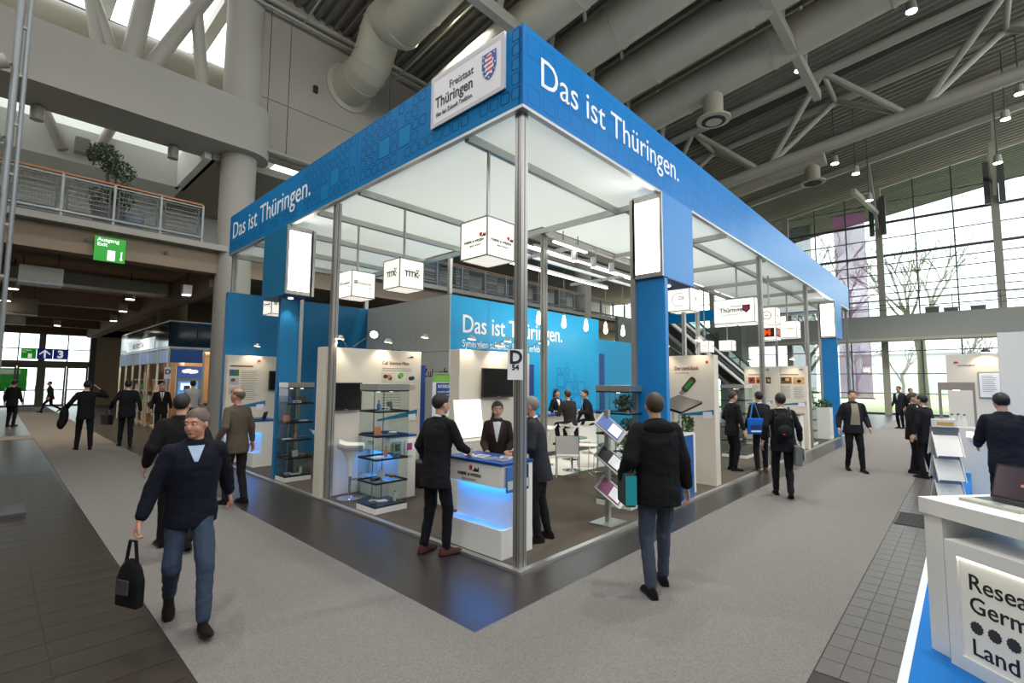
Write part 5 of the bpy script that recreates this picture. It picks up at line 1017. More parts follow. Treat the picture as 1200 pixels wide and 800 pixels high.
t = thing('framed_notice', 'framed paper notice hanging on the lamp partition', 'notice', (13.99, -3.55, 1.55)); MB().box(-.02, 0, -.42, 0, 0, .68, alu).build('frame', t); MB().box(-.025, -.02, -.4, -.02, .03, .65, white_s).build('sheet', t); lines('text_lines', t, frame((-.026, -.02, 0), (0, -1, 0), (0, 0, 1)), .05, .33, .15, .6, 9); MB().prism([(.22, .05), (.34, .05), (.34, .1), (.22, .1)], MATS['stripe_yellow'], frame((-.026, -.02, 0), (0, -1, 0), (0, 0, 1)), .002).build('yellow_field', t)
t = thing('clamp_lamp', 'black clamp lamp lighting the framed notice', 'lamp', (14.05, -3.72, 2.7)); MB().bar((0, 0, 0), (-.3, 0, .12), .02, .02, black_m).build('arm', t); MB().lathe([(.1, 0), (.09, .05), (.03, .1)], (-.3, 0, .03), black_m, 14).build('shade', t, smooth=True); MB().cyl((-.3, 0, .025), (-.3, 0, .03), .085, bulb_m, 12).build('bulb', t); spot('clamp_spot', (-.3, 0, 0), (.25, 0, -1.2), 12, (1, .85, .6), 120, .6, .04, t)
t = thing('tall_white_wall', 'tall plain white partition behind the reception desk', 'partition', (9.0, -9, .03)); MB().box(0, .2, 0, 5.22, 0, 2.85, M('white_wall_r', (222, 220, 212), .6)).build('board', t); MB().box(-.005, .205, 0, 5.225, 2.85, 2.87, alu).build('top_cap', t)
t = thing('red_device', 'small black and red machine on the tower counter', 'device', (10.0, -3.6, 1.0)); MB().box(0, .4, -.2, .2, -.97, 0, white_l).build('pedestal', t); MB().box(.1, .3, -.12, .12, 0, .16, black_m).build('body', t); MB().box(.08, .2, -.06, .06, .16, .2, red_m).build('cover', t); MB().cyl((.09, .05, .08), (.05, .05, .08), .03, chrome, 10).build('lens', t)

# ------------------------------------------------------------------ glass-topped booth under the gallery
gb = thing('glass_booth', 'small booth with blue panels and a dark glass upper storey', 'booth', (.62, 17.6, 0))
dkg = M('glass_dark', (24, 44, 56), .08); frm = M('frame_grey', (190, 188, 182), .4, .4); gblue = M('panel_blue', (20, 84, 160), .4); warm = M('interior_warm', (214, 180, 136), .6)
MB().box(0, 3.4, 0, 9.5, 3.0, 3.08, frm).build('ring_beam', gb); MB().box(0, 3.4, 0, 9.5, 3.98, 4.03, frm).build('top_beam', gb)
for k in range(4): MB().box(.02 + .85 * k, .84 + .85 * k, -.02, .02, 3.08, 3.98, dkg).build('glass_panel', gb)
for k in range(6): MB().box(-.02, .02, .03 + 1.57 * k, 1.57 + 1.57 * k, 3.08, 3.98, dkg if k == 0 else M('glass_grey', (88, 98, 96), .1)).build('glass_panel', gb)
MB().box(-.05, -.02, 2.2, 7.6, 3.1, 3.55, M('lit_banner', (226, 238, 244), .5, emit=.5)).build('lit_banner', gb); text('lettering', 'NICHTROSTEND', .32, txt_k, frame((-.053, 6.3, 3.2), (0, -1, 0), (0, 0, 1)), gb)
for k in range(4): MB().box(-.03 + 1.12 * k, .03 + 1.12 * k, -.03, .03, 0, 3.0, frm).build('post', gb)
for k in range(1, 7): MB().box(-.03, .03, 1.57 * k - .03, 1.57 * k + .03, 0, 3.0, frm).build('post', gb)
for k in range(3):
    if k != 1: MB().box(.05 + 1.12 * k, 1.07 + 1.12 * k, -.02, .02, 2.5, 2.97, gblue).build('blue_panel', gb)
for k in range(6): MB().box(-.02, .02, .06 + 1.57 * k, 1.51 + 1.57 * k, 2.5, 2.97, gblue).build('blue_panel', gb)
MB().box(.1, 3.3, 4.2, 4.3, 0, 2.9, warm).box(2.6, 2.7, .3, 4.2, 0, 2.9, warm).build('inner_wall', gb)
MB().box(.02, 3.38, .05, 9.4, 2.94, 2.98, M('booth_ceiling', (236, 226, 206), .7)).build('ceiling', gb)
for y in (1.2, 3.0, 5.6, 7.6): point('booth_lamp', (1.2, y, 2.7), 45, (1, .82, .58), .15, gb)
pb = thing('cloud_poster', 'blue poster with a lit cloud above a bright screen', 'poster', (1.05, 18.3, 0)); MB().box(0, .85, 0, .08, .9, 2.4, alu).build('stand', pb); MB().box(.03, .82, -.02, 0, 1.95, 2.36, M('sky_print', (70, 100, 170), .5, emit=.35)).build('sky_print', pb)
m = MB(); [m.ell((.28 + .1 * q, -.022, 2.2 + .03 * math.sin(q * 2)), .12, .003, .07, M('cloud_print', (250, 240, 226), .5, emit=.8)) for q in range(4)]; m.build('cloud_print', pb); MB().box(.08, .72, -.025, -.0, 1.2, 1.82, M('screen_cyan', (90, 160, 220), .3, emit=.6)).build('screen', pb)
MB().box(.15, .6, -.028, -.025, 1.5, 1.75, M('screen_lines', (250, 250, 252), .3, emit=.9)).box(.3, .66, -.03, -.028, 1.35, 1.6, M('screen_yellow', (240, 210, 60), .3, emit=.7)).build('screen_motif', pb); MB().box(.25, .45, -.032, -.03, 1.45, 1.66, M('screen_navy', (50, 70, 140), .3, emit=.2)).build('screen_motif', pb)
for i in range(3):
    s_ = thing('product_shelf', ('first', 'second', 'third')[i] + ' warm lit product shelf from the corner post of the small booth', 'shelf', (.75, 19.4 + 1.8 * i, 0), 0, 'product shelves of the small booth'); MB().box(0, .35, 0, 1.2, 0, .08, warm).build('plinth', s_); MB().box(.33, .35, 0, 1.2, .08, 2.2, warm).build('back', s_)
    for z in (.5, .95, 1.4, 1.85): MB().box(0, .33, 0, 1.2, z, z + .02, frm).build('shelf', s_)
    for q in range(8):
        c = ((190, 60, 50), (230, 220, 200), (60, 120, 90), (210, 150, 70))[(q + i) % 4]; MB().box(.04, .2, .08 + .28 * (q % 4), .22 + .28 * (q % 4), (.52, .97)[q // 4] if i % 2 else (.97, 1.42)[q // 4], ((.52, .97)[q // 4] if i % 2 else (.97, 1.42)[q // 4]) + .25, M('pack_%d' % ((q + i) % 4), c, .5)).build('package', s_)
t = thing('booth_counter', 'white counter with equipment at the small booth front', 'counter', (1.3, 16.4, 0)); MB().box(0, 1.2, 0, .6, 0, .92, white_l).build('body', t); MB().box(-.03, 1.23, -.03, .63, .92, .96, warm).build('top', t); MB().box(0, 1.2, -.01, 0, 0, .15, navy).build('kick_strip', t)
for i in range(4): item('device_sample', ('grey', 'black', 'white', 'blue')[i] + ' instrument on the small booth counter', 'device', (1.45 + .27 * i, 16.65, .96), .2, 1.5 + .5 * (i == 1), M('item_%d' % (3, 4, 0, 1)[i], (200, 200, 200)))
for i, (x, y, z) in enumerate(((2.86, 17.58, 1.95), (.62, 17.58, 1.9))):
    t = thing('stand_number', ('white stand number plate with a black D at the column' if i == 0 else 'stand number plate with a black letter on the corner post'), 'sign', (x, y, z)); MB().box(-.1, .1, -.03, -.01, 0, .42, white_s).build('plate', t); text('lettering', 'D', .24, txt_k, frame((0, -.031, .18), (1, 0, 0), (0, 0, 1)), t, 'CENTER', bold=.008)

# ------------------------------------------------------------------ people
def solid(mb, name, vox, mat, parent, it=2, fac=.5, wr_=0):
    me = mb.mesh(name); o = bpy.data.objects.new('tmp', me); COL.objects.link(o)
    r = o.modifiers.new('r', 'REMESH'); r.mode = 'VOXEL'; r.voxel_size = vox; r.use_smooth_shade = True
    if it: s = o.modifiers.new('s', 'SMOOTH'); s.iterations = it; s.factor = fac
    dg = bpy.context.evaluated_depsgraph_get(); nm = bpy.data.meshes.new_from_object(o.evaluated_get(dg)); bpy.data.objects.remove(o); bpy.data.meshes.remove(me)
    nm.materials.clear(); nm.materials.append(mat); nm.polygons.foreach_set('use_smooth', [True] * len(nm.polygons)); nm.name = name
    if wr_:
        nz = mnoise.noise; off = Vector((hash(parent.name) % 97, 0, 0)); cos = [v.co + v.normal * (wr_ * (nz(v.co * 7 + off) + .6 * nz(Vector((v.co.x * 14, v.co.y * 14, v.co.z * 22)) + off))) for v in nm.vertices]
        for v, c in zip(nm.vertices, cos): v.co = c
    return link(name, nm, parent)
from mathutils import noise as mnoise
_k = M('tmp_grey')
def cap(m, a, b, ra, rb, n=10):
    a = Vector(a); b = Vector(b); m.cyl(a, b, ra, _k, n, rb); m.ell(a, ra, ra, ra, _k, n, 6); m.ell(b, rb, rb, rb, _k, n, 6)
def loft(m, rings, fw, sd, n=18):
    vs = [c + fw * (rx * math.cos(t)) + sd * (ry * math.sin(t)) for c, rx, ry in rings for t in [2 * PI * k / n for k in range(n)]]
    L = len(rings); fs = [(i * n + k, i * n + (k + 1) % n, (i + 1) * n + (k + 1) % n, (i + 1) * n + k) for i in range(L - 1) for k in range(n)]
    m.add(vs, fs + [tuple(range(n))[::-1], tuple(range((L - 1) * n, L * n))], _k)
def ik(a, b, l1, l2, pole):
    a = Vector(a); b = Vector(b); d = b - a; L = min(d.length, l1 + l2 - .002); d.normalize(); b = a + d * L
    c = (l1 * l1 + L * L - l2 * l2) / (2 * L); h = math.sqrt(max(0, l1 * l1 - c * c)); p = Vector(pole); p = (p - d * p.dot(d)).normalized()
    return a + d * c + p * h, b
skin_m = M('skin', (206, 160, 134), .55, noise=.05, scale=12); skin_d = M('skin_ruddy', (196, 140, 116), .55, noise=.06, scale=12)
def cloth(c): return M('cloth_%d_%d_%d' % c, c, .85, noise=.12, scale=30, bump=.15, spec=.2)
HAIR = {c: M('hair_' + n, c, .6, noise=.3, scale=60) for n, c in (('dark', (30, 24, 22)), ('brown', (62, 46, 36)), ('grey', (128, 122, 116)), ('greybrown', (96, 84, 74)), ('black', (20, 18, 18)))}
def person(label, x, y, deg, H=1.76, z0=.006, jacket=(26, 26, 30), trousers=(24, 24, 28), shirt=(232, 232, 236), tie=None, hair=(30, 24, 22), style='short', skin=None, shoes=(22, 18, 16),
           feet=((.02, .1, .085, .15, 0), (-.02, -.1, .085, -.15, 0)), hip=(0, .93), lean=3, wr=None, poles=None, head=(0, 0), vox=.012, jlen=.16, puff=0, woman=False, open_v=True, hands=(20, 20), collar=None, hood=False, group=None):
    k = H / 1.78; t = thing('person', label, 'person', (x, y, z0), math.radians(deg), group); skin = skin or skin_m
    P = Vector((hip[0], 0, hip[1])); la = math.radians(lean); ax = Vector((math.sin(la), 0, math.cos(la))); fw = Vector((math.cos(la), 0, -math.sin(la))); sd = Vector((0, 1, 0))
    sw = .145 if woman else .165
    sh = [P + ax * .52 + sd * sw, P + ax * .52 - sd * sw]; hp = [P + sd * .085, P - sd * .085]
    wr = list(wr) if wr else [None, None]; poles = list(poles) if poles else [None, None]
    for i, s in enumerate((1, -1)):
        if wr[i] is None: wr[i] = (sh[i].x + .04, s * .27, sh[i].z - .53)
        if poles[i] is None: poles[i] = (-1, s * .35, -.2)
    el = []; wv = []
    for i in range(2): e, w = ik(sh[i], wr[i], .29, .26, poles[i]); el.append(e); wv.append(w)
    kn = []; an = []
    for i in range(2): e, w = ik(hp[i], feet[i][:3], .435, .42, (1, .1 * (1, -1)[i], .25)); kn.append(e); an.append(w)
    nb = P + ax * .56; hy, hpch = math.radians(head[0]), math.radians(head[1]); ha = la * .5
    hc = nb + Vector((math.sin(ha) + .08, 0, math.cos(ha))) * .165
    hf = Vector((math.cos(hy) * math.cos(hpch), math.sin(hy) * math.cos(hpch), math.sin(hpch))); hs = Vector((-math.sin(hy), math.cos(hy), 0)); hu = hf.cross(hs)
    hw = lambda a, b, c: hc + hf * a + hs * b + hu * c
    hr = Matrix((hf, hs, hu)).transposed()
    # body
    b = MB()
    loft(b, [(P + ax * s_, rx, ry) for s_, rx, ry in ((-.06, .08, .12), (.1, .085, .12), (.35, .095, .14), (.46, .07, .13), (.53, .05, .06))], fw, sd, 12)
    cap(b, nb - ax * .05, hc - hu * .05 - hf * .01, .056 if not woman else .043, .052 if not woman else .042)
    for i in range(2):
        cap(b, sh[i] - Vector((0, 0, .03)), el[i], .04, .04); cap(b, el[i], wv[i], .042, .028); cap(b, hp[i], kn[i], .07, .05); cap(b, kn[i], an[i], .05, .035)
        d = (wv[i] - el[i]).normalized(); n_ = Vector((0, (1, -1)[i], 0)); n_ = (n_ - d * n_.dot(d)).normalized(); across = d.cross(n_).normalized()
        if across.x < 0: across = -across                                   # across points to the thumb side (forward)
        rot = Matrix((d, across, n_)).transposed(); pc = wv[i] + d * .055
        b.ell(pc, .055, .042, .017, _k, 10, 6, rot); b.ell(wv[i] + d * .01, .03, .03, .022, _k, 8, 6, rot)
        cu = math.radians(hands[i]); inw = -n_
        for q, (off, ln) in enumerate(((.03, .07), (.0105, .08), (-.0095, .075), (-.029, .058))):
            p0 = wv[i] + d * .1 + across * off; a1 = cu * .7; p1 = p0 + (d * math.cos(a1) + inw * math.sin(a1)) * ln * .5; a2 = cu * 1.9; p2 = p1 + (d * math.cos(a2) + inw * math.sin(a2)) * ln * .5
            cap(b, p0, p1, .0095, .0088, 7); cap(b, p1, p2, .0088, .0075, 7)
        p0 = wv[i] + d * .03 + across * .03; p1 = p0 + d * .035 + across * .025 + inw * .012; p2 = p1 + d * .032 + across * .006 + inw * .012; cap(b, p0, p1, .013, .011, 7); cap(b, p1, p2, .011, .009, 7)
    b.ell(hw(-.008, 0, .022), .1, .079, .1, _k, 16, 12, hr); b.ell(hw(.02, 0, -.03), .078 if not woman else .072, .066 if not woman else .058, .085 if not woman else .08, _k, 14, 10, hr); b.ell(hw(.06, 0, -.088), .03, .03, .024, _k, 10, 8, hr)
    b.ell(hw(.1, 0, -.018), .02, .014, .026, _k, 8, 6, hr); b.ell(hw(.09, 0, .012), .012, .011, .03, _k, 8, 6, hr); b.ell(hw(.078, 0, .036), .018 if not woman else .012, .052, .011, _k, 10, 6, hr); b.ell(hw(.085, 0, -.062), .012, .026, .012, _k, 8, 6, hr)
    for s in (1, -1): b.ell(hw(-.005, s * .079, -.008), .021, .009, .031, _k, 8, 6, hr); b.ell(hw(.06, s * .042, -.03), .024, .02, .03, _k, 8, 6, hr)
    bo = solid(b, 'body', vox * .72, skin, t, 2, .4)
    for s in (1, -1):
        MB().ell(hw(.083, s * .031, .012), .008, .013, .0085, M('eye_white', (226, 220, 214), .3), 8, 6, hr).build('eye', bo, smooth=True); MB().ell(hw(.0875, s * .031, .012), .0055, .006, .007, M('iris', (38, 28, 22), .2), 8, 6, hr).build('iris', bo, smooth=True)
        MB().ell(hw(.09, s * .032, .034), .006, .02, .004, HAIR[hair], 8, 4, hr).build('eyebrow', bo)
    MB().ell(hw(.0935, 0, -.062), .006, .022, .0055, M('lips', (166, 96, 84) if not woman else (170, 70, 74), .5), 8, 4, hr).build('mouth', bo)
    # hair shell
    hm = MB(); n, m_ = 28, 16; vs = []; keep = {}
    for j in range(m_ + 1):
        th = PI * .86 * j / m_
        for q in range(n):
            ph = 2 * PI * q / n; c = math.cos(ph); zz = math.cos(th); front = max(0, c)
            line = (-.84 + 1.34 * front ** .7 + (.3 if -.25 < c < .35 else 0)) if style != 'long' else (-.8 + (1.3 * ((c - .2) / .8) ** .55 if c > .2 else 0))
            if style == 'bald': line = -.62 + .5 * (c + 1) if c < .55 else 2; 
            g = zz - line; keep[(j, q)] = g > 0 and not (style == 'bald' and zz > .6); s = (1.055 if g > .4 else (.975 + .08 * (max(0, g) / .4) ** .6)) + mnoise.noise(Vector((ph * 3, th * 5, x * 7 + y))) * (.03 if style != 'long' else .01) + (.035 if style == 'long' else 0)
            if style == 'bald': s = .985 + .05 * max(0, min(1, g / .3, (.6 - zz) / .25))
            vs.append(hw(-.012 + .1045 * s * math.sin(th) * c, .081 * s * math.sin(th) * math.sin(ph), .026 + .1 * s * zz))
    fs = [(j * n + q, (j + 1) * n + q, (j + 1) * n + (q + 1) % n, j * n + (q + 1) % n) for j in range(m_) for q in range(n) if (keep[(j, q)] and keep[(j, (q + 1) % n)])]
    hm.add(vs, fs, HAIR[hair])
    if style == 'long':
        cap(hm, hw(-.08, 0, -.0), hw(-.085, -.02, -.1), .06, .055); cap(hm, hw(-.085, -.02, -.1), hw(.0, -.1, -.22), .05, .03); cap(hm, hw(.0, -.1, -.22), hw(.05, -.11, -.32), .03, .015); hm.m = [0] * len(hm.f)
        hm.mats = [HAIR[hair]]
    me = hm.mesh('hair', True); bm = bmesh.new(); bm.from_mesh(me); bmesh.ops.delete(bm, geom=[v for v in bm.verts if not v.link_faces], context='VERTS'); bm.to_mesh(me); bm.free(); me.materials.clear(); me.materials.append(HAIR[hair]); me.polygons.foreach_set('material_index', [0] * len(me.polygons)); link('hair', me, t)
    # trousers, shoes
    tm_ = MB(); loft(tm_, [(P + ax * s_, rx, ry) for s_, rx, ry in ((-.09, .1, .13), (0, .118, .165), (.1, .115, .158), (.17, .11, .148))], fw, sd)
    for i in range(2): cap(tm_, hp[i], kn[i], .092, .068); cap(tm_, kn[i], an[i] + Vector((0, 0, .01)), .068, .052)
    solid(tm_, 'trousers', vox, cloth(trousers), t, 3, .5, .009)
    for i in range(2):
        fx, fy, fz, fyaw, fp = (list(feet[i]) + [0, 0])[:5]; m = MB(); n = 12
        prof = ((-.085, .02, .05), (-.07, .034, .085), (-.02, .04, .1), (.04, .04, .085), (.1, .047, .06), (.155, .044, .05), (.19, .028, .036), (.2, .012, .022)); vs = []
        for px_, w, h in prof:
            for q in range(n): a = 2 * PI * q / n; vs.append((px_, w * math.cos(a), -.085 + max(0, h * math.sin(a) if math.sin(a) > 0 else 0) + (.004 if math.sin(a) < -.9 else 0)))
        fs = [(j * n + q, j * n + (q + 1) % n, (j + 1) * n + (q + 1) % n, (j + 1) * n + q) for j in range(len(prof) - 1) for q in range(n)] + [tuple(range(n))[::-1], tuple(range((len(prof) - 1) * n, len(prof) * n))]
        mx = Matrix.Translation(an[i]) @ Matrix.Rotation(fyaw, 4, 'Z') @ Matrix.Rotation(fp, 4, 'Y'); m.add([mx @ Vector(v) for v in vs], fs, cloth(shoes)); so = m.build('shoe', t, smooth=True)
        MB().add([mx @ Vector((px_ * 1.02, w * 1.06 * s, zz)) for px_, w, h in prof for s in (1, -1) for zz in (-.087, -.07)], [(4 * j + a, 4 * j + c, 4 * j + 4 + c, 4 * j + 4 + a) for j in range(len(prof) - 1) for a, c in ((0, 1), (1, 3), (3, 2), (2, 0))], black_m).build('sole', so)
    # jacket
    jm = MB(); pf_ = puff
    w_ = (-.02, -.035) if woman else (0, 0)
    loft(jm, [(P + ax * s_, rx + pf_, ry + pf_) for s_, rx, ry in ((-jlen, .135, .188 + w_[0]), (-.05, .135, .188), (.12, .124, .17 + w_[1]), (.26, .134, .178 + w_[1]), (.4, .138, .188 + w_[0]), (.48, .115, .192 + w_[0]), (.525, .09, .165 + w_[0]), (.555, .075, .115), (.585, .066, .076), (.6, .06, .064))], fw, sd)
    for i in range(2):
        d = (wv[i] - el[i]).normalized(); cap(jm, sh[i] - Vector((0, 0, .02)), el[i], .066 + pf_ * .7, .056 + pf_ * .8); cap(jm, nb - ax * .03 + sd * (.05, -.05)[i], sh[i] + Vector((0, 0, -.012)), .055, .056 + pf_ * .4); cap(jm, el[i], wv[i] - d * .035, .06 + pf_ * .8, .043 + pf_ * .6)
    jo = solid(jm, 'jacket', vox, cloth(jacket), t, 3, .5, .008)
    bv = BVHTree.FromPolygons([v.co.copy() for v in jo.data.vertices], [tuple(p.vertices) for p in jo.data.polygons])
    def front_patch(nm, s0, s1, w0, w1, mat, off, rows=9, cols=7):
        m = MB(); vs = []
        for a in range(rows):
            s_ = s0 + (s1 - s0) * a / (rows - 1); w = w0 + (w1 - w0) * a / (rows - 1)
            for c in range(cols):
                o_ = P + ax * s_ + sd * (w * (2 * c / (cols - 1) - 1)); hit = bv.ray_cast(o_ + fw * .5, -fw); vs.append((hit[0] if hit[0] else o_ + fw * .1) + fw * off)
        m.add(vs, [(a * cols + c, a * cols + c + 1, (a + 1) * cols + c + 1, (a + 1) * cols + c) for a in range(rows - 1) for c in range(cols - 1)], mat); me = m.mesh(nm, True); link(nm, me, t)
    if open_v:
        front_patch('shirt', .56, .28 if open_v is True else open_v, .06, .006 if open_v is True else (.012 if open_v > .4 else .095), cloth(shirt), .006)
        if tie: front_patch('tie', .55, .29, .013, .02, cloth(tie), .01, 6, 3)
        m = MB()
        for s in (1, -1):
            vs = []
            for a in range(6):
                s_ = .57 - .29 * a / 5; o_ = P + ax * s_ + sd * s * (.066 - .058 * a / 5); w2 = .008 + .035 * math.sin(PI * min(1, (a + .6) / 5.6))
                for oo in (o_, o_ + sd * s * w2): hit = bv.ray_cast(oo + fw * .5, -fw); vs.append((hit[0] if hit[0] else oo) + fw * .008)
            m.add(vs, [(2 * a, 2 * a + 1, 2 * a + 3, 2 * a + 2) for a in range(5)], cloth(tuple(min(255, int(v * 1.25) + 4) for v in jacket)))
        if open_v is True: tag(m.build('lapels', t), kind='stuff')
    cr_ = MB(); c0_ = nb + ax * .0; cr_.tube([c0_ + fw * (.062 * math.cos(a)) + sd * (.062 * math.sin(a)) + ax * (.012 - .018 * math.cos(a)) for a in [2 * PI * q / 16 for q in range(17)]], .014, cloth(collar or shirt), 8, False); cr_.build('collar', t, smooth=True)
    if hood: hm_ = MB(); hm_.ell(nb - fw * .09 + ax * -.03, .06, .15, .075, _k, 14, 8); hm_.ell(nb - fw * .05 + ax * .02, .06, .11, .04, _k, 14, 8); solid(hm_, 'hood', vox, cloth(jacket), t, 3)
    if k != 1:
        sc = Matrix.Diagonal((k, k, k, 1)); done = set()
        for c in t.children_recursive:
            if c.data and c.data.name not in done: c.data.transform(sc); done.add(c.data.name)
    return t, P, wv
R_ = math.radians
NAVY = (24, 28, 42)
# walking man with the bag
person('man striding past in navy zip jacket and jeans, head turned', -2.53, 1.3, 262, 1.71, jacket=(22, 24, 36), trousers=(58, 70, 88), shirt=(176, 192, 220), hair=(96, 84, 74), skin=skin_d, vox=.0095, lean=6,
       feet=((.3, .1, .1, .05, -.15), (-.22, -.09, .16, -.05, .45)), hip=(.03, .9), wr=((-.22, .33, .92), (.12, -.36, .82)), head=(-38, -6), open_v=.44, jlen=.1, puff=.012, collar=(170, 188, 218), hands=(30, 60))
t = thing('hand_bag', 'soft black bag swinging from the striding man\'s hand', 'bag', (-2.9, 1.22, .27), .4); mb = MB(); mb.ell((0, 0, .17), .05, .13, .17, _k, 14, 10); mb.box(-.03, .03, -.12, .12, .0, .2, _k); solid(mb, 'bag_body', .014, cloth((20, 20, 22)), t, 4); MB().tube([(0, -.06, .3), (0, -.03, .46), (0, .03, .46), (0, .06, .3)], .012, cloth((24, 22, 22)), 8).build('handle', t, smooth=True); MB().box(-.062, -.05, -.06, .06, .1, .2, cloth((70, 66, 62))).build('pocket', t)
person('man in dark jacket walking away behind the striding man', -2.16, 3.3, 85, 1.76, jacket=(24, 22, 24), trousers=(26, 26, 28), hair=(30, 24, 22), feet=((.22, .1, .09, .1, 0), (-.2, -.1, .12, -.1, .3)), head=(-30, 0), wr=((.1, .3, .95), (-.05, -.3, .93)), puff=.02, collar=(24, 22, 24), hip=(0, .91))
person('balding man in brown-grey jacket looking at the posters', -1.0, 5.05, 112, 1.77, jacket=(92, 82, 68), trousers=(38, 34, 34), hair=(96, 84, 74), style='bald', shirt=(214, 176, 190), feet=((.06, .11, .085, .2, 0), (-.08, -.1, .085, -.1, 0)), head=(15, 4), wr=((.1, .28, .98), (.02, -.3, .9)), skin=skin_d)
t, _, _ = person('man in black suit on the phone walking to the doors, coat on arm', -1.88, 14.1, 92, 1.84, feet=((.1, .12, .085, .1, 0), (-.12, -.12, .085, -.1, .1)), wr=((.16, .36, 1.05), (.1, -.26, 1.56)), poles=((-1, .5, -.4), (.3, -1, -.5)), head=(-5, -8), hair=(20, 18, 18))
t = thing('carried_coat', 'dark folded coat over the phoning man\'s arm', 'coat', (-2.3, 14.2, .62)); mb = MB(); mb.ell((0, 0, .3), .1, .13, .28, _k); mb.ell((-.05, 0, .1), .09, .12, .16, _k); solid(mb, 'cloth', .025, cloth((28, 26, 28)), t, 4); MB().tube([(0, -.1, .55), (.05, 0, .6), (.05, .1, .56)], .03, cloth((30, 28, 30)), 8).build('sleeve', t, smooth=True)
person('man in black suit with hands full walking to the doors', -.98, 14.2, 88, 1.86, feet=((.12, .1, .085, .1, 0), (-.12, -.1, .085, -.1, .1)), wr=((.2, .34, 1.0), (.0, -.3, .93)), head=(-15, 0), collar=(226, 226, 230))
t = thing('brief_bag', 'black bag carried by the second suited man', 'bag', (-1.38, 14.42, .62), .3); MB().box(-.06, .06, -.19, .19, 0, .28, black_m).build('case', t); MB().tube([(0, -.07, .28), (0, -.04, .36), (0, .04, .36), (0, .07, .28)], .012, black_m, 6).build('handle', t)
person('man in dark suit reading a paper beside the glass doors', -2.75, 35.5, 200, 1.8, vox=.02, wr=((.28, .15, 1.1), (.28, -.15, 1.1)))
t = thing('paper_sheet', 'white paper held by the man beside the doors', 'paper', (-3.05, 35.4, 1.12), .35); MB().box(-.005, .005, -.15, .15, 0, .21, white_s).build('sheet', t); MB().box(-.007, -.005, -.1, .1, .04, .17, txt_g).build('print_block', t)
person('hurrying man crossing in front of the glass doors', -1.35, 33.6, 185, 1.8, vox=.02, feet=((.36, .08, .1, 0, -.2), (-.4, -.08, .2, 0, .6)), hip=(0, .86), lean=8)
person('man in dark suit standing by the far carpet strip', -3.05, 24.2, 60, 1.82, vox=.018)
person('smiling man in dark suit and tie at the glass-topped booth', .2, 16.1, 262, 1.76, hair=(128, 122, 116), tie=(150, 120, 60), vox=.014)
person('man in pale shirt at the small booth counter', .98, 15.75, 70, 1.86, jacket=(196, 190, 186), trousers=(34, 34, 40), jlen=.02, collar=(200, 196, 194), vox=.014, wr=((.36, .15, 1.05), (.36, -.15, 1.05)))
# counter group
person('man in black suit leaning one hand on the main counter', -.22, 1.08, 8, 1.77, jacket=(25, 25, 28), trousers=(22, 22, 25), hair=(30, 24, 22), vox=.0095, lean=5, feet=((-.02, .14, .085, .1, 0), (.06, -.12, .085, -.35, 0)), wr=((.12, .27, .96), (.36, -.16, 1.1)), poles=((-1, .4, -.3), (-.6, -.6, -.5)), head=(-14, -4), jlen=.2, shoes=(84, 46, 38), hands=(25, 12))
person('woman in brown blazer and white top behind the main counter', 1.06, 1.38, 222, 1.62, z0=.03, jacket=(52, 42, 38), trousers=(30, 28, 30), shirt=(236, 234, 234), hair=(30, 24, 22), style='long', woman=True, vox=.009, lean=8, wr=((.3, .16, 1.06), (.3, -.14, 1.06)), head=(12, -4), jlen=.1)
person('grey-haired man in dark grey suit at the counter end', .9, .5, 128, 1.71, z0=.03, jacket=(44, 46, 52), trousers=(30, 30, 33), hair=(128, 122, 116), vox=.0095, lean=10, feet=((.02, .1, .085, .3, 0), (-.1, -.1, .085, -.5, 0)), wr=((.33, .2, 1.06), (.3, -.2, 1.04)), head=(-5, -8), jlen=.2, skin=skin_d)
# man in the black jacket seen from behind
person('man in black hooded jacket and jeans seen from behind', .62, -1.16, 47, 1.82, jacket=(20, 20, 22), trousers=(62, 70, 84), hair=(62, 46, 36), vox=.0095, lean=3, feet=((-.1, .11, .085, .05, .05), (.16, -.1, .085, -.1, 0)), hip=(0, .92), wr=((.1, .29, .97), (.04, -.29, .9)), head=(-4, -2), puff=.026, jlen=.16, hood=True, open_v=False, collar=(20, 20, 22), hands=(45, 35))
t = thing('shoulder_bag', 'teal and grey shoulder bag on the hooded man', 'bag', (.45, -.93, .78), R_(47)); mb = MB(); mb.box(-.14, .14, -.05, .05, 0, .3, _k); solid(mb, 'bag_body', .014, cloth((60, 66, 68)), t, 4); MB().box(-.155, -.14, -.05, .05, .02, .28, M('teal_panel', (20, 150, 160), .6)).build('teal_panel', t); MB().bar((-.12, .02, .28), (-.02, -.16, .72), .05, .006, cloth((62, 60, 58))).bar((.12, .02, .28), (.02, -.14, .72), .05, .006, cloth((62, 60, 58))).build('strap', t)
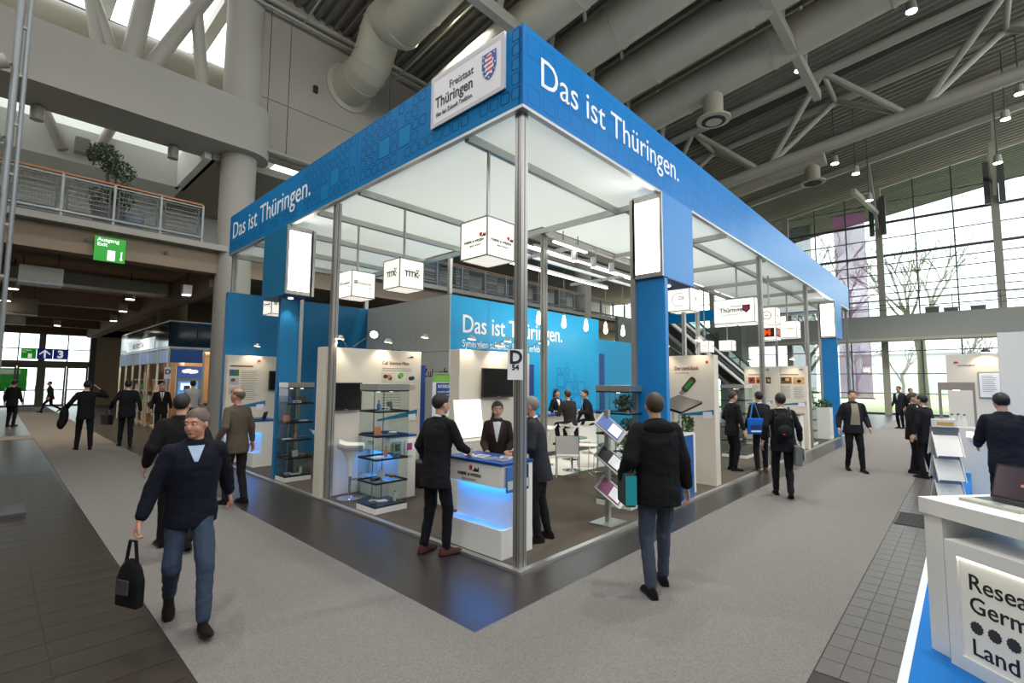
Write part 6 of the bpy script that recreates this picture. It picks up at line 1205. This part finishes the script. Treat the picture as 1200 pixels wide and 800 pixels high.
# along the right side of the booth
person('man in dark suit half hidden behind the card-stick partition', 7.35, .45, -35, 1.7, z0=.03, hair=(62, 46, 36), wr=((.2, .2, 1.05), (.1, -.28, .92)))
person('man in dark suit with a bright blue bag on his shoulder', 7.75, -.02, 40, 1.72, hair=(20, 18, 18), lean=5, shoes=(90, 60, 46), wr=((.1, .3, .95), (.3, -.1, 1.05)), feet=((-.05, .12, .085, .1, 0), (.1, -.12, .085, -.3, 0)), jlen=.18)
t = thing('blue_tote', 'bright blue printed tote bag on the suited man', 'bag', (7.5, .02, .82), R_(40)); mb = MB(); mb.box(-.03, .03, -.17, .17, 0, .34, _k); solid(mb, 'bag_body', .016, cloth((24, 96, 190)), t, 2); MB().box(-.045, -.034, -.11, .11, .12, .2, M('bag_navy', (24, 44, 110), .6)).box(-.045, -.034, -.1, .1, .05, .08, white_s).build('print_block', t); MB().bar((0, -.1, .33), (.05, -.02, .66), .025, .006, cloth((60, 140, 210))).bar((0, .1, .33), (.05, .02, .66), .025, .006, cloth((60, 140, 210))).build('strap', t)
person('man in dark suit with backpack walking down the carpet', 5.55, -.98, 22, 1.75, hair=(30, 24, 22), lean=5, feet=((.14, .1, .085, .05, 0), (-.16, -.08, .12, -.05, .35)), hip=(0, .915), wr=((-.05, .3, .94), (.15, -.3, .94)), head=(14, 2), vox=.011)
t = thing('backpack', 'black backpack worn by the man on the carpet', 'backpack', (5.3, -1.08, 1.0), R_(22)); mb = MB(); mb.ell((0, 0, .2), .1, .155, .23, _k, 16, 10); mb.box(-.07, .07, -.13, .13, .02, .34, _k); solid(mb, 'pack_body', .016, cloth((26, 26, 28)), t, 4); mb = MB(); mb.ell((-.09, 0, .13), .045, .11, .1, _k); solid(mb, 'front_pocket', .014, cloth((34, 34, 36)), t, 3); MB().tube([(.05, .1, .38), (.14, .12, .46), (.24, .12, .44)], .018, cloth((30, 30, 32)), 6).tube([(.05, -.1, .38), (.14, -.12, .46), (.24, -.12, .44)], .018, cloth((30, 30, 32)), 6).build('strap', t); MB().ell((-.135, .02, .08), .008, .02, .008, red_m).build('badge', t)
t = thing('messenger_bag', 'grey messenger bag hanging beside the backpack man', 'bag', (5.54, -1.2, .56), R_(22)); mb = MB(); mb.box(-.15, .15, -.05, .05, 0, .32, _k); mb.ell((0, -.03, .12), .15, .06, .12, _k); solid(mb, 'bag_body', .016, cloth((110, 114, 108)), t, 4); MB().box(-.13, .13, -.1, -.085, .1, .28, cloth((190, 196, 192))).build('flap', t); MB().bar((-.1, 0, .32), (-.08, .1, .95), .045, .006, cloth((130, 134, 128))).bar((.1, 0, .32), (.02, .1, .95), .045, .006, cloth((130, 134, 128))).build('strap', t)
person('man with glasses in open dark jacket and beige shirt', 9.3, -1.45, 208, 1.76, jacket=(32, 32, 38), trousers=(20, 20, 22), shirt=(150, 140, 120), hair=(30, 24, 22), open_v=.1, puff=.012, feet=((.14, .1, .085, .1, 0), (-.12, -.1, .11, -.1, .25)), wr=((.12, .27, .96), (.06, -.3, .94)), head=(-14, 2), jlen=.1, collar=(32, 32, 38))
person('man in dark suit facing his companion on the tiled strip', 9.95, -2.42, 262, 1.72, hair=(62, 46, 36), vox=.013, jlen=.2)
person('man in dark suit with his back turned on the tiled strip', 9.42, -2.66, 60, 1.69, hair=(20, 18, 18), vox=.013, jlen=.2)
person('distant man in dark coat near the glass wall', 22.9, -1.2, 150, 1.8, jacket=(50, 56, 66), vox=.02, jlen=.3); person('distant man beside the one in the dark coat', 22.0, -1.62, 200, 1.72, vox=.02)
person('broad man in dark navy suit working at the reception desk', 5.3, -3.66, 12, 1.78, z0=.03, jacket=(24, 26, 36), hair=(20, 18, 18), vox=.011, lean=8, wr=((.36, .2, 1.05), (.36, -.2, 1.05)), head=(0, -14), puff=.01, jlen=.2)
# bar guests
SEAT = dict(hip=(-.02, .86), feet=((.34, .12, .4, .1, 0), (.3, -.1, .38, -.1, 0)), lean=12, jlen=.1, vox=.013)
person('man in dark suit seated on a bar stool, back turned', 6.0, 3.78, 72, 1.76, z0=.03, jacket=(44, 40, 38), hair=(62, 46, 36), wr=((.36, .2, 1.12), (.36, -.14, 1.16)), **SEAT)
person('man in black suit sitting sideways at the bar', 7.15, 4.0, 135, 1.76, z0=.03, hair=(20, 18, 18), wr=((.34, .2, 1.1), (.3, -.1, .85)), head=(20, 0), **SEAT)
person('dark-haired woman with pale scarf standing behind the bar', 7.15, 5.12, 262, 1.66, z0=.03, hair=(20, 18, 18), style='long', woman=True, shirt=(226, 220, 220), vox=.012, wr=((.24, .18, 1.1), (.24, -.16, 1.1)))
